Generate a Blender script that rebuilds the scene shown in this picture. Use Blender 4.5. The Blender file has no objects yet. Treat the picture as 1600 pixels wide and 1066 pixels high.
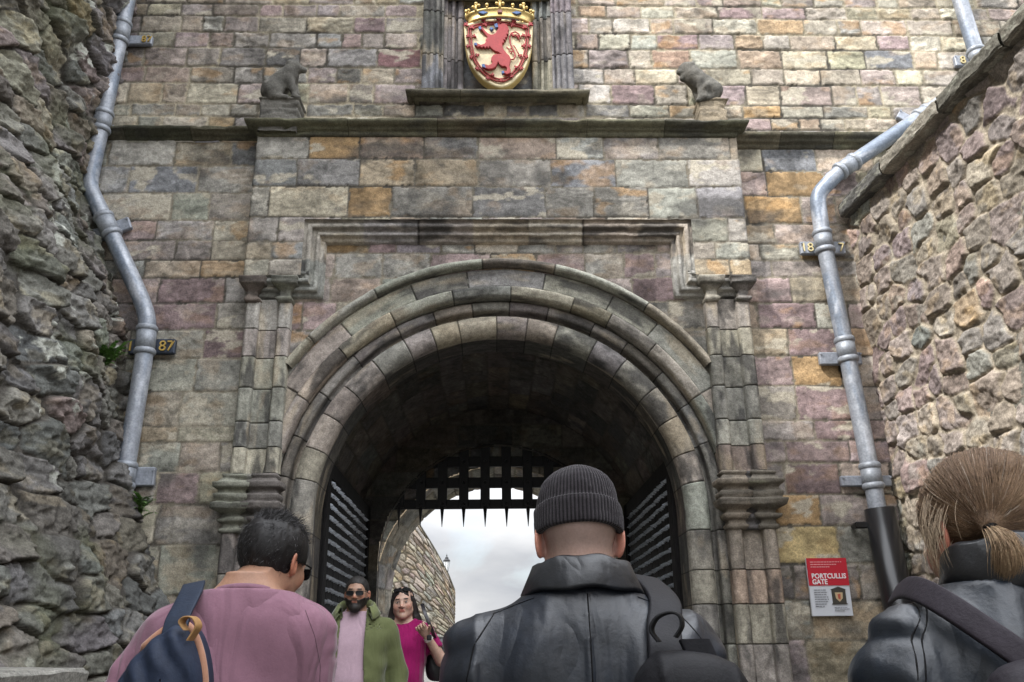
import bpy, math, random
import numpy as np
from mathutils import Vector, Matrix
random.seed(7)
PI = math.pi
S = bpy.context.scene
COL = S.collection

# ------------------------------------------------------------------ camera
W_, H_ = 1600.0, 1066.0
YAW, PITCH, ROLL, FPX = math.radians(1.487), math.radians(19.745), math.radians(-0.669), 1368.1
CAM = np.array([-0.076, -7.0, 1.6])
_cy, _sy, _cp, _sp = math.cos(YAW), math.sin(YAW), math.cos(PITCH), math.sin(PITCH)
FWD = np.array([_sy*_cp, _cy*_cp, _sp]); _r = np.array([_cy, -_sy, 0.]); _u = np.cross(_r, FWD)
RGT = _r*math.cos(ROLL)+_u*math.sin(ROLL); UPV = -_r*math.sin(ROLL)+_u*math.cos(ROLL)
cd = bpy.data.cameras.new('camera'); cam = bpy.data.objects.new('camera', cd); COL.objects.link(cam)
cd.sensor_width = 36; cd.lens = FPX/W_*36; cd.clip_end = 3000; cd.clip_start = 0.05
M = Matrix(((RGT[0], UPV[0], -FWD[0], CAM[0]), (RGT[1], UPV[1], -FWD[1], CAM[1]), (RGT[2], UPV[2], -FWD[2], CAM[2]), (0, 0, 0, 1)))
cam.matrix_world = M
S.camera = cam

def at(px, py, y=0.):
    """point of the vertical plane Y=y that measures to a place in the photograph"""
    d = FWD+RGT*(px-W_/2)/FPX-UPV*(py-H_/2)/FPX
    return CAM+d*((y-CAM[1])/d[1])
def zat(px, py, y=0.): return float(at(px, py, y)[2])

# ------------------------------------------------------------------ light
SUN = Vector((-0.56, -0.46, 0.74)).normalized()
elev = math.asin(SUN.z); azim = math.atan2(SUN.x, SUN.y)
S.world = bpy.data.worlds.new("World"); S.world.use_nodes = True
nt = S.world.node_tree; N = nt.nodes; L = nt.links
for n in list(N): N.remove(n)
out = N.new('ShaderNodeOutputWorld'); bg = N.new('ShaderNodeBackground'); bg.inputs[1].default_value = 0.15
sky = N.new('ShaderNodeTexSky'); sky.sky_type = 'NISHITA'; sky.sun_disc = False
sky.sun_elevation = elev; sky.sun_rotation = azim; sky.air_density = 1.0; sky.dust_density = 2.0
tc = N.new('ShaderNodeTexCoord'); mp = N.new('ShaderNodeMapping'); mp.inputs['Scale'].default_value = (2.2, 2.2, 7.0)
mp.inputs['Rotation'].default_value = (0, 0.25, 0.3)
nz = N.new('ShaderNodeTexNoise'); nz.inputs['Scale'].default_value = 1.5; nz.inputs['Detail'].default_value = 9; nz.inputs['Roughness'].default_value = .55; nz.inputs['Distortion'].default_value = .4
cr = N.new('ShaderNodeValToRGB'); cr.color_ramp.elements[0].position = .15; cr.color_ramp.elements[1].position = .42
nz2 = N.new('ShaderNodeTexNoise'); nz2.inputs['Scale'].default_value = 2.6; nz2.inputs['Detail'].default_value = 8
cc = N.new('ShaderNodeValToRGB'); cc.color_ramp.elements[0].position = .32; cc.color_ramp.elements[1].position = .68
cc.color_ramp.elements[0].color = (3.35, 3.55, 3.95, 1); cc.color_ramp.elements[1].color = (5.7, 5.75, 5.85, 1)
mx = N.new('ShaderNodeMix'); mx.data_type = 'RGBA'
L.new(tc.outputs['Generated'], mp.inputs[0]); L.new(mp.outputs[0], nz.inputs['Vector']); L.new(mp.outputs[0], nz2.inputs['Vector'])
L.new(nz.outputs['Fac'], cr.inputs[0]); L.new(nz2.outputs['Fac'], cc.inputs[0])
sepz = N.new('ShaderNodeSeparateXYZ'); L.new(tc.outputs['Generated'], sepz.inputs[0])
gr = N.new('ShaderNodeMapRange'); gr.inputs[1].default_value = .1; gr.inputs[2].default_value = .75; gr.inputs[3].default_value = .46; gr.inputs[4].default_value = 3.3; L.new(sepz.outputs['Z'], gr.inputs[0])
gm = N.new('ShaderNodeVectorMath'); gm.operation = 'SCALE'; L.new(cc.outputs[0], gm.inputs[0]); L.new(gr.outputs[0], gm.inputs['Scale'])
L.new(cr.outputs[0], mx.inputs['Factor']); L.new(sky.outputs[0], mx.inputs['A']); L.new(gm.outputs[0], mx.inputs['B'])
L.new(mx.outputs['Result'], bg.inputs[0]); L.new(bg.outputs[0], out.inputs[0])
sl = bpy.data.lights.new('sun', 'SUN'); sl.energy = 2.5; sl.angle = math.radians(3); sl.color = (1, .965, .92)
so = bpy.data.objects.new('sun', sl); COL.objects.link(so); so.rotation_euler = SUN.to_track_quat('Z', 'Y').to_euler(); so.location = (-20, -20, 30)
S.view_settings.view_transform = 'Standard'; S.view_settings.look = 'None'; S.view_settings.gamma = 1
S.view_settings.exposure = 1.03

# ------------------------------------------------------------------ helpers: tags, objects, materials
def tag(o, label=None, cat=None, group=None, kind=None):
    if label: o['label'] = label
    if cat: o['category'] = cat
    if group: o['group'] = group
    if kind: o['kind'] = kind
    return o
def empty(name, loc=(0, 0, 0), rz=0, label=None, cat=None, group=None, kind=None):
    o = bpy.data.objects.new(name, None); COL.objects.link(o); o.location = loc; o.rotation_euler = (0, 0, rz); o.empty_display_size = .1
    return tag(o, label, cat, group, kind)
def link(name, me, mat=None, parent=None, smooth=True):
    o = bpy.data.objects.new(name, me); COL.objects.link(o)
    if mat is not None:
        for m_ in (mat if isinstance(mat, (list, tuple)) else [mat]): me.materials.append(m_)
    if parent is not None: o.parent = parent
    if smooth and len(me.polygons): me.polygons.foreach_set('use_smooth', np.ones(len(me.polygons), bool))
    return o
def mk(name, V, F, mat=None, parent=None, C=None, smooth=True):
    """V (n,3); F list/array of faces; C per-vertex colours"""
    me = bpy.data.meshes.new(name)
    V = np.asarray(V, np.float32)
    if isinstance(F, np.ndarray):
        k = F.shape[1]; me.vertices.add(len(V)); me.vertices.foreach_set('co', V.ravel())
        me.loops.add(F.size); me.loops.foreach_set('vertex_index', F.astype(np.int32).ravel())
        me.polygons.add(len(F)); me.polygons.foreach_set('loop_start', np.arange(0, F.size, k, dtype=np.int32))
        try: me.polygons.foreach_set('loop_total', np.full(len(F), k, np.int32))
        except Exception: pass
        me.update(calc_edges=True)
    else:
        me.from_pydata([tuple(map(float, v)) for v in V], [], [tuple(map(int, f)) for f in F]); me.update()
    if C is not None:
        a = me.color_attributes.new('col', 'FLOAT_COLOR', 'POINT')
        c4 = np.ones((len(V), 4), np.float32); c4[:, :3] = np.clip(np.broadcast_to(C, (len(V), 3)), 0.002, 1); a.data.foreach_set('color', c4.ravel())
    me.validate()
    return link(name, me, mat, parent, smooth)
def grid(name, P, C, mat, parent=None, keep=None, flip=False, wrap=False):
    n, m = P.shape[:2]; I = np.arange(n*m).reshape(n, m)
    if wrap: I = np.concatenate([I, I[:, :1]], 1)
    a, b, c, d = I[:-1, :-1], I[:-1, 1:], I[1:, 1:], I[1:, :-1]
    F = np.stack([a, b, c, d], -1)
    if flip: F = F[..., ::-1]
    F = F[keep] if keep is not None else F.reshape(-1, 4)
    V = P.reshape(-1, 3); Cc = None if C is None else (C.reshape(-1, 3) if np.ndim(C) > 1 else np.asarray(C))
    if keep is not None:
        u, inv = np.unique(F, return_inverse=True); V = V[u]; F = inv.reshape(-1, 4)
        if Cc is not None and Cc.ndim > 1: Cc = Cc[u]
    return mk(name, V, np.ascontiguousarray(F), mat, parent, Cc)

class MB:
    """collects simple shapes into one mesh"""
    def __init__(s): s.v = []; s.f = []; s.c = []
    def add(s, V, F, col=(.5, .5, .5)):
        o = len(s.v); s.v += [tuple(map(float, v)) for v in V]; s.f += [tuple(int(i)+o for i in f) for f in F]; s.c += [col]*len(V)
    def box(s, c, d, R=None, bev=0.0, col=(.5, .5, .5), rz=0):
        hx, hy, hz = d[0]/2, d[1]/2, d[2]/2; b = min(bev, hx*.9, hy*.9, hz*.9)
        pts = []
        if b <= 0:
            V = np.array([(x, y, z) for z in (-hz, hz) for x, y in ((-hx, -hy), (hx, -hy), (hx, hy), (-hx, hy))]); F = [(3, 2, 1, 0), (4, 5, 6, 7), (0, 1, 5, 4), (1, 2, 6, 5), (2, 3, 7, 6), (3, 0, 4, 7)]
        else:
            rings = []
            for z, q in ((-hz, b), (-hz+b, 0), (hz-b, 0), (hz, b)):
                x, y = hx-q, hy-q
                rings.append([(-x+b*(q == 0), -y, z), (x-b*(q == 0), -y, z), (x, -y+b*(q == 0), z), (x, y-b*(q == 0), z), (x-b*(q == 0), y, z), (-x+b*(q == 0), y, z), (-x, y-b*(q == 0), z), (-x, -y+b*(q == 0), z)])
            V = np.array([p for r in rings for p in r]); F = [tuple(range(7, -1, -1)), tuple(range(24, 32))]
            for k in range(3):
                for i in range(8): F.append((k*8+i, k*8+(i+1) % 8, k*8+8+(i+1) % 8, k*8+8+i))
        if rz: R = np.array([[math.cos(rz), -math.sin(rz), 0], [math.sin(rz), math.cos(rz), 0], [0, 0, 1]])
        if R is not None: V = V@np.asarray(R).T
        s.add(V+np.asarray(c), F, col)
    def cyl(s, a, b, ra, rb=None, n=16, col=(.5, .5, .5), caps=True):
        a = np.asarray(a, float); b = np.asarray(b, float); rb = ra if rb is None else rb
        w = b-a; w /= np.linalg.norm(w); t = np.array([1., 0, 0]) if abs(w[0]) < .9 else np.array([0, 1., 0]); u = np.cross(w, t); u /= np.linalg.norm(u); v = np.cross(w, u)
        A = np.arange(n)*2*PI/n; ring = np.cos(A)[:, None]*u+np.sin(A)[:, None]*v
        V = np.vstack([a+ring*ra, b+ring*rb]); F = [(i, (i+1) % n, n+(i+1) % n, n+i) for i in range(n)]
        if caps: F += [tuple(range(n-1, -1, -1)), tuple(range(n, 2*n))]
        s.add(V, F, col)
    def tube(s, pts, r, n=12, col=(.5, .5, .5)):
        pts = [np.asarray(p, float) for p in pts]; rs = r if isinstance(r, (list, tuple, np.ndarray)) else [r]*len(pts)
        T = [pts[min(i+1, len(pts)-1)]-pts[max(i-1, 0)] for i in range(len(pts))]; T = [t/np.linalg.norm(t) for t in T]
        u = np.cross(T[0], (0, 0, 1.) if abs(T[0][2]) < .9 else (1., 0, 0)); u /= np.linalg.norm(u); V = []; F = []
        A = np.arange(n)*2*PI/n
        for i, (p, t) in enumerate(zip(pts, T)):
            u = u-t*(u@t); u /= np.linalg.norm(u); v = np.cross(t, u); V += list(p+rs[i]*(np.cos(A)[:, None]*u+np.sin(A)[:, None]*v))
            if i: F += [((i-1)*n+j, (i-1)*n+(j+1) % n, i*n+(j+1) % n, i*n+j) for j in range(n)]
        F += [tuple(range(n-1, -1, -1)), tuple(range((len(pts)-1)*n, len(pts)*n))]
        s.add(V, F, col)
    def lathe(s, prof, c=(0, 0, 0), n=24, col=(.5, .5, .5), sx=1, sy=1, closed=True):
        V = []; F = []
        for r, z in prof: V += [(c[0]+r*sx*math.cos(2*PI*i/n), c[1]+r*sy*math.sin(2*PI*i/n), c[2]+z) for i in range(n)]
        for k in range(len(prof)-1): F += [(k*n+i, k*n+(i+1) % n, k*n+n+(i+1) % n, k*n+n+i) for i in range(n)]
        if closed: F += [tuple(range(n-1, -1, -1)), tuple(range((len(prof)-1)*n, len(prof)*n))]
        s.add(V, F, col)
    def prism(s, poly, y0, y1, col=(.5, .5, .5), zx=lambda p: p, bev=0):
        """poly [(x,z)] extruded from y0 (front, smaller) to y1"""
        n = len(poly)
        ar = sum(poly[i][0]*poly[(i+1) % n][1]-poly[(i+1) % n][0]*poly[i][1] for i in range(n))
        if ar < 0: poly = poly[::-1]
        V = [(x, y0, z) for x, z in poly]+[(x, y1, z) for x, z in poly]
        F = [tuple(range(n)), tuple(range(2*n-1, n-1, -1))]+[((i+1) % n, i, n+i, n+(i+1) % n) for i in range(n)]
        s.add(V, F, col)
    def build(s, name, mat=None, parent=None, smooth=False, usecol=False):
        return mk(name, np.array(s.v), s.f, mat, parent, np.array(s.c) if usecol else None, smooth)

def mat(name, col=None, rough=.8, metal=0, bump=0, bscale=60, spec=.5, var=0, vscale=12, sheen=0, coat=0, det=6, vec='Object', stretch=None, crease=None):
    m = bpy.data.materials.new(name); m.use_nodes = True; T = m.node_tree; Nn = T.nodes; Lk = T.links; b = Nn['Principled BSDF']
    b.inputs['Roughness'].default_value = rough; b.inputs['Metallic'].default_value = metal; b.inputs['Specular IOR Level'].default_value = spec
    if sheen: b.inputs['Sheen Weight'].default_value = sheen; b.inputs['Sheen Roughness'].default_value = .4
    if coat: b.inputs['Coat Weight'].default_value = coat; b.inputs['Coat Roughness'].default_value = .25
    tx = Nn.new('ShaderNodeTexCoord'); mpp = Nn.new('ShaderNodeMapping'); Lk.new(tx.outputs[vec], mpp.inputs[0])
    if stretch: mpp.inputs['Scale'].default_value = stretch
    if col is None:
        at_ = Nn.new('ShaderNodeAttribute'); at_.attribute_name = 'col'; src = at_.outputs['Color']
    else:
        rg = Nn.new('ShaderNodeRGB'); rg.outputs[0].default_value = (*col, 1); src = rg.outputs[0]
    if var:
        n1 = Nn.new('ShaderNodeTexNoise'); n1.inputs['Scale'].default_value = vscale; n1.inputs['Detail'].default_value = det; n1.inputs['Roughness'].default_value = .65
        Lk.new(mpp.outputs[0], n1.inputs['Vector'])
        mr = Nn.new('ShaderNodeMapRange'); mr.inputs[1].default_value = .25; mr.inputs[2].default_value = .75; mr.inputs[3].default_value = 1-var; mr.inputs[4].default_value = 1+var
        Lk.new(n1.outputs['Fac'], mr.inputs[0])
        n3 = Nn.new('ShaderNodeTexNoise'); n3.inputs['Scale'].default_value = vscale*4.3; n3.inputs['Detail'].default_value = 3; Lk.new(mpp.outputs[0], n3.inputs['Vector'])
        mr3 = Nn.new('ShaderNodeMapRange'); mr3.inputs[1].default_value = .3; mr3.inputs[2].default_value = .7; mr3.inputs[3].default_value = 1-var*.7; mr3.inputs[4].default_value = 1+var*.7; Lk.new(n3.outputs['Fac'], mr3.inputs[0])
        mm_ = Nn.new('ShaderNodeMath'); mm_.operation = 'MULTIPLY'; Lk.new(mr.outputs[0], mm_.inputs[0]); Lk.new(mr3.outputs[0], mm_.inputs[1])
        vm = Nn.new('ShaderNodeVectorMath'); vm.operation = 'SCALE'; Lk.new(src, vm.inputs[0]); Lk.new(mm_.outputs[0], vm.inputs['Scale']); src = vm.outputs[0]
    Lk.new(src, b.inputs['Base Color'])
    if bump:
        n2 = Nn.new('ShaderNodeTexNoise'); n2.inputs['Scale'].default_value = bscale; n2.inputs['Detail'].default_value = det; n2.inputs['Roughness'].default_value = .6
        Lk.new(mpp.outputs[0], n2.inputs['Vector'])
        bp = Nn.new('ShaderNodeBump'); bp.inputs['Strength'].default_value = 1; bp.inputs['Distance'].default_value = bump; Lk.new(n2.outputs['Fac'], bp.inputs['Height']); Lk.new(bp.outputs[0], b.inputs['Normal'])
        if crease:
            m2 = Nn.new('ShaderNodeMapping'); m2.inputs['Scale'].default_value = crease[0]; m2.inputs['Rotation'].default_value = (0, .35, 0); Lk.new(tx.outputs[vec], m2.inputs[0])
            n4 = Nn.new('ShaderNodeTexNoise'); n4.inputs['Scale'].default_value = 1; n4.inputs['Detail'].default_value = 2.5; n4.inputs['Distortion'].default_value = .9; Lk.new(m2.outputs[0], n4.inputs['Vector'])
            s4 = Nn.new('ShaderNodeMath'); s4.operation = 'SUBTRACT'; s4.inputs[1].default_value = .5; a4 = Nn.new('ShaderNodeMath'); a4.operation = 'ABSOLUTE'; Lk.new(n4.outputs['Fac'], s4.inputs[0]); Lk.new(s4.outputs[0], a4.inputs[0])
            b4 = Nn.new('ShaderNodeBump'); b4.inputs['Distance'].default_value = crease[1]; Lk.new(a4.outputs[0], b4.inputs['Height']); Lk.new(b4.outputs[0], bp.inputs['Normal'])
    return m

M_stone = mat('sandstone', rough=.92, bump=.006, bscale=45, var=.36, vscale=24, spec=.25, det=10)
M_rub = mat('rubble_stone', rough=.93, bump=.010, bscale=30, var=.40, vscale=20, spec=.22, det=10)
M_dkwood = mat('black_timber', (.014, .013, .013), rough=.85, spec=.15, bump=.004, bscale=30, var=.4, vscale=9, stretch=(1, 1, .15))
M_iron = mat('studded_iron', (.27, .30, .34), rough=.32, metal=.85, bump=.002, bscale=80, var=.5, vscale=30)
M_blackiron = mat('black_iron', (.012, .012, .013), rough=.55, metal=.2, bump=.002, bscale=40, var=.3)
M_lead = mat('lead_grey_paint', rough=.48, bump=.0025, bscale=35, var=.25, vscale=14, metal=.25, det=9)
M_plastic = mat('black_plastic', (.012, .012, .013), rough=.28, bump=.0006, bscale=8)
M_col = mat('painted', rough=.62, bump=.0015, bscale=60, var=.16, vscale=16)
M_matte = mat('matte_colour', rough=.85, bump=.0005, bscale=60, var=.1)
M_gold = mat('gilding', (.60, .44, .17), rough=.42, metal=.5, bump=.002, bscale=50, var=.3, vscale=40)
M_skin = mat('skin', rough=.52, bump=.0006, bscale=220, var=.10, vscale=45, spec=.4)
M_skin.node_tree.nodes['Principled BSDF'].inputs['Subsurface Weight'].default_value = .08
M_skin.node_tree.nodes['Principled BSDF'].inputs['Subsurface Radius'].default_value = (.01, .004, .002)
M_hair = mat('hair', rough=.55, spec=.3, var=.25, vscale=90)
M_leather = mat('black_leather', rough=.40, bump=.0012, bscale=60, var=.3, vscale=9, spec=.6, det=8, crease=((5, 4, 2.4), .030))
M_cotton = mat('cotton', rough=.95, bump=.0009, bscale=160, var=.07, vscale=60, sheen=.25, spec=.15, crease=((8, 6, 2.2), .022))
M_tee = mat('jersey', rough=.95, bump=.0009, bscale=160, var=.06, vscale=60, sheen=.2, spec=.12, crease=((7, 7, 1.5), .060))
M_nylon = mat('nylon', rough=.6, bump=.0010, bscale=140, var=.16, vscale=20, spec=.18)
M_glass = mat('dark_lens', (.006, .006, .007), rough=.25, spec=.25)
M_knit = mat('knit', rough=.95, bump=.0012, bscale=320, var=.2, vscale=200, sheen=.2, spec=.1)
M_leaf = mat('leaf', rough=.6, var=.25, vscale=30)
M_leaf.node_tree.nodes['Principled BSDF'].inputs['Transmission Weight'].default_value = 0
M_glow = mat('lantern_glass', (.6, .62, .62), rough=.15)
M_sign = mat('sign_print', rough=.35, spec=.5)
M_road = mat('road', rough=.9, bump=.01, bscale=25, var=.3, vscale=10)

# ------------------------------------------------------------------ numpy noise
def _h(ix, iy, iz, seed):
    h = (ix.astype(np.int64)*374761393+iy.astype(np.int64)*668265263+iz*2147483647+seed*1274126177) & 0xffffffff
    h = ((h ^ (h >> 13))*1274126177) & 0xffffffff; h = ((h ^ (h >> 16))*2246822519) & 0xffffffff
    return ((h ^ (h >> 15)) & 0xffffff)/float(0x1000000)
def vn2(x, y, seed=0):
    xi = np.floor(x); yi = np.floor(y); fx = x-xi; fy = y-yi; fx = fx*fx*(3-2*fx); fy = fy*fy*(3-2*fy)
    a = _h(xi, yi, 0, seed); b = _h(xi+1, yi, 0, seed); c = _h(xi, yi+1, 0, seed); d = _h(xi+1, yi+1, 0, seed)
    return (a+(b-a)*fx)*(1-fy)+(c+(d-c)*fx)*fy
def fbm2(x, y, seed=0, o=4, g=.5):
    s = 0; a = 1; t = 0
    for k in range(o): s = s+a*(vn2(x*2**k+17.3*k, y*2**k+5.1*k, seed+k)-.5); t += a; a *= g
    return s/t*2
def vn3(x, y, z, seed=0):
    xi = np.floor(x); yi = np.floor(y); zi = np.floor(z); fx = x-xi; fy = y-yi; fz = z-zi
    fx = fx*fx*(3-2*fx); fy = fy*fy*(3-2*fy); fz = fz*fz*(3-2*fz); r = 0
    for dz in (0, 1):
        zz = (zi+dz).astype(np.int64)
        a = _h(xi, yi, zz*7919, seed); b = _h(xi+1, yi, zz*7919, seed); c = _h(xi, yi+1, zz*7919, seed); d = _h(xi+1, yi+1, zz*7919, seed)
        r = r+((a+(b-a)*fx)*(1-fy)+(c+(d-c)*fx)*fy)*(fz if dz else 1-fz)
    return r
def fbm3(x, y, z, seed=0, o=3):
    s = 0; a = 1; t = 0
    for k in range(o): s = s+a*(vn3(x*2**k+3.3*k, y*2**k, z*2**k, seed+k)-.5); t += a; a *= .5
    return s/t*2
def sst(x, a, b): t = np.clip((x-a)/(b-a), 0, 1); return t*t*(3-2*t)

# ------------------------------------------------------------------ masonry
TAN, GREY, MAUVE, OCH, CREAM, DARK, SLATE, PINK, BROWN, LGREY = [np.array(c) for c in
    ((.30, .25, .18), (.225, .213, .188), (.225, .168, .165), (.345, .235, .125), (.44, .395, .30), (.085, .082, .078), (.185, .188, .195), (.30, .232, .222), (.20, .15, .115), (.33, .315, .28))]
MORT = np.array((.30, .265, .20))
def pal(rng, ws):
    cols = [TAN, GREY, MAUVE, OCH, CREAM, DARK, SLATE, PINK, BROWN, LGREY]; w = np.array(ws, float); w /= w.sum()
    c = cols[rng.choice(10, p=w)]; c2 = cols[rng.choice(10, p=w)]; t = rng.uniform(0, .45)
    c = c*(1-t)+c2*t; k = .40; c = c*(1-k)+np.array((.258, .240, .208))*k
    return c*1.08*rng.uniform(.82, 1.16)*(1+rng.uniform(-.05, .05, 3))
def ashlar_ids(U, V, rows, wr, seed, palfn, overrides=()):
    rng = np.random.default_rng(seed); rows = np.array(sorted(rows)); nr = len(rows)-1
    Uw = U+.012*fbm2(U*2.3, V*2.3, seed+5, 3)+.004*fbm2(U*19, V*19, seed+7, 2); Vw = V+.012*fbm2(U*1.3, V*2, seed+6, 3)+.004*fbm2(U*17, V*17, seed+8, 2)
    ri = np.clip(np.searchsorted(rows, Vw)-1, 0, nr-1); dv = np.minimum(Vw-rows[ri], rows[ri+1]-Vw)
    ID = np.zeros(U.shape, np.int32); du = np.zeros(U.shape); lu = np.zeros(U.shape); meta = []
    um, uM = U.min()-.3, U.max()+.3
    for r in range(nr):
        js = [um-rng.uniform(0, wr[1])]; hh = rows[r+1]-rows[r]
        while js[-1] < uM: js.append(js[-1]+rng.uniform(*wr)*(1.0+.3*(hh-.2)/.2))
        js = np.array(js); m = ri == r; k = np.clip(np.searchsorted(js, Uw[m])-1, 0, len(js)-2)
        du[m] = np.minimum(Uw[m]-js[k], js[k+1]-Uw[m]); ID[m] = len(meta)+k; lu[m] = (Uw[m]-js[k])
        for q in range(len(js)-1): meta.append(((js[q]+js[q+1])/2, (rows[r]+rows[r+1])/2, js[q], js[q+1], rows[r], rows[r+1]))
    cols = np.array([palfn(a, b, rng) for a, b, *_ in meta])
    for (ox, oz, oc) in overrides:
        for i, m_ in enumerate(meta):
            if m_[2] <= ox < m_[3] and m_[4] <= oz < m_[5]: cols[i] = np.array(oc)*rng.uniform(.93, 1.07)
    off = rng.uniform(-1, 1, len(meta)); ro = rng.uniform(0, 1, len(meta))
    return ID, np.minimum(du, dv), cols, off, ro
def masonry(name, parent, u0, u1, v0, v1, pos, rows, wr, palfn, seed, step=.0125, relief=.009, rough=.006, keepfn=None, overrides=(), flip=False, soot=None, mortar=MORT, jw=.006, mortf=.75, bigrough=.5, m=None, blot=1.):
    nu = int((u1-u0)/step)+1; nv = int((v1-v0)/step)+1
    U, V = np.meshgrid(np.linspace(u0, u1, nu), np.linspace(v0, v1, nv))
    ID, e, cols, off, ro = ashlar_ids(U, V, rows, wr, seed, palfn, overrides)
    e = e-.011*sst(fbm2(U*20, V*20, seed+61, 3), .05, .45)*blot
    sp = sst(e, .001, .014); R = ro[ID]
    er = fbm2(U*9, V*14, seed+20, 4); er2 = fbm2(U*40, V*40, seed+21, 3)
    ero = sst(R, .55, 1.0)                      # some stones weathered hard
    h = relief*sp+off[ID]*.004*sp+rough*(.35+bigrough*2*ero)*er*sp+.0018*er2-(.016*ero*np.clip(fbm2(U*7+ID, V*9, seed+23, 3), 0, 1))
    C = cols[ID].copy()
    mo = fbm2(U*6+ID*3.1, V*9+ID*1.7, seed+30, 4)[..., None]; C *= (1+.55*mo+.35*fbm2(U*26+ID, V*34, seed+36, 3)[..., None])
    st = (np.sin(ID*12.9898)*43758.5) % 1; band = fbm2(U*3+ID*5.3, V*38+fbm2(U*4, V*4, seed+37, 2)*6, seed+38, 3); C *= (1+.55*band*(st > .6))[..., None]
    # blotches: ochre bloom, pale scour, soot crust
    a = sst(fbm2(U*5+ID*.7, V*9+ID*.31, seed+31, 4), .10, .38)[..., None]*(.28+.50*((st > .75) & (st < .97)))[..., None]*(.15+.85*blot); C = C*(1-a)+(C*.35+np.array((.26, .155, .065)))*a
    b = sst(fbm2(U*5+ID*1.3, V*10, seed+32, 5), .20, .34)[..., None]*(.25+.6*(st < .35))[..., None]; C = C*(1-b*blot)+np.array((.43, .39, .31))*b*blot
    C = C*(1-.38*sst(fbm2(U*5.5, V*.55, seed+62, 4), .06, .42)*sst(fbm2(U*.8, V*.8, seed+63, 2), -.15, .2))[..., None]
    d = sst(fbm2(U*2.2, V*3.4, seed+33, 5)+(soot(U, V) if soot else -.12), .10, .40)[..., None]*.70; C = C*(1-d)+np.array((.062, .06, .057))*d
    j = (1-sst(e, jw*.6, jw*1.7)); mm = sst(fbm2(U*1.7, V*1.7, seed+34, 3), -.35, .25)*mortf
    jc = mortar*(.75+.5*vn2(U*30, V*30, seed+35))[..., None]; dk = np.array((.07, .063, .052)); jc = jc*mm[..., None]+dk*(1-mm[..., None])
    C = C*(1-j[..., None])+jc*j[..., None]
    P = pos(U, V, h)
    k = None
    if keepfn is not None:
        k = keepfn((U[:-1, :-1]+U[1:, 1:])/2, (V[:-1, :-1]+V[1:, 1:])/2)
    return grid(name, P, C, m or M_stone, parent, k, flip)
def rubble_ids(U, V, cw, ch, seed, p=3.0, jit=.75):
    best = np.full(U.shape, 9e9); sec = best.copy(); ID = np.zeros(U.shape, np.int64); cx = np.zeros(U.shape); cy = cx.copy()
    Uw = U+.06*fbm2(U*2, V*2, seed+3, 3)*cw/.3; Vw = V+.06*fbm2(U*2+9, V*2, seed+4, 3)*cw/.3
    r0 = np.floor(Vw/ch)
    for dr in (-1, 0, 1):
        r = r0+dr; sh = _h(r, r*0, 0, seed+11)
        c0 = np.floor(Uw/cw-sh)
        for dc in (-1, 0, 1):
            c = c0+dc; jx = _h(c, r, 1, seed); jy = _h(c, r, 2, seed); w = .75+.6*_h(c, r, 3, seed)
            px = (c+sh+.5+(jx-.5)*jit)*cw; py = (r+.5+(jy-.5)*jit*.8)*ch
            d = ((np.abs(Uw-px)/cw)**p+(np.abs(Vw-py)/ch)**p)**(1/p)/w
            n = d < best; sec = np.where(n, best, np.minimum(sec, d)); best = np.where(n, d, best)
            ID = np.where(n, (c.astype(np.int64)*7919+r.astype(np.int64)*104729), ID); cx = np.where(n, (Uw-px), cx); cy = np.where(n, Vw-py, cy)
    return ID, (sec-best)*min(cw, ch)*.6, cx, cy
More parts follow.
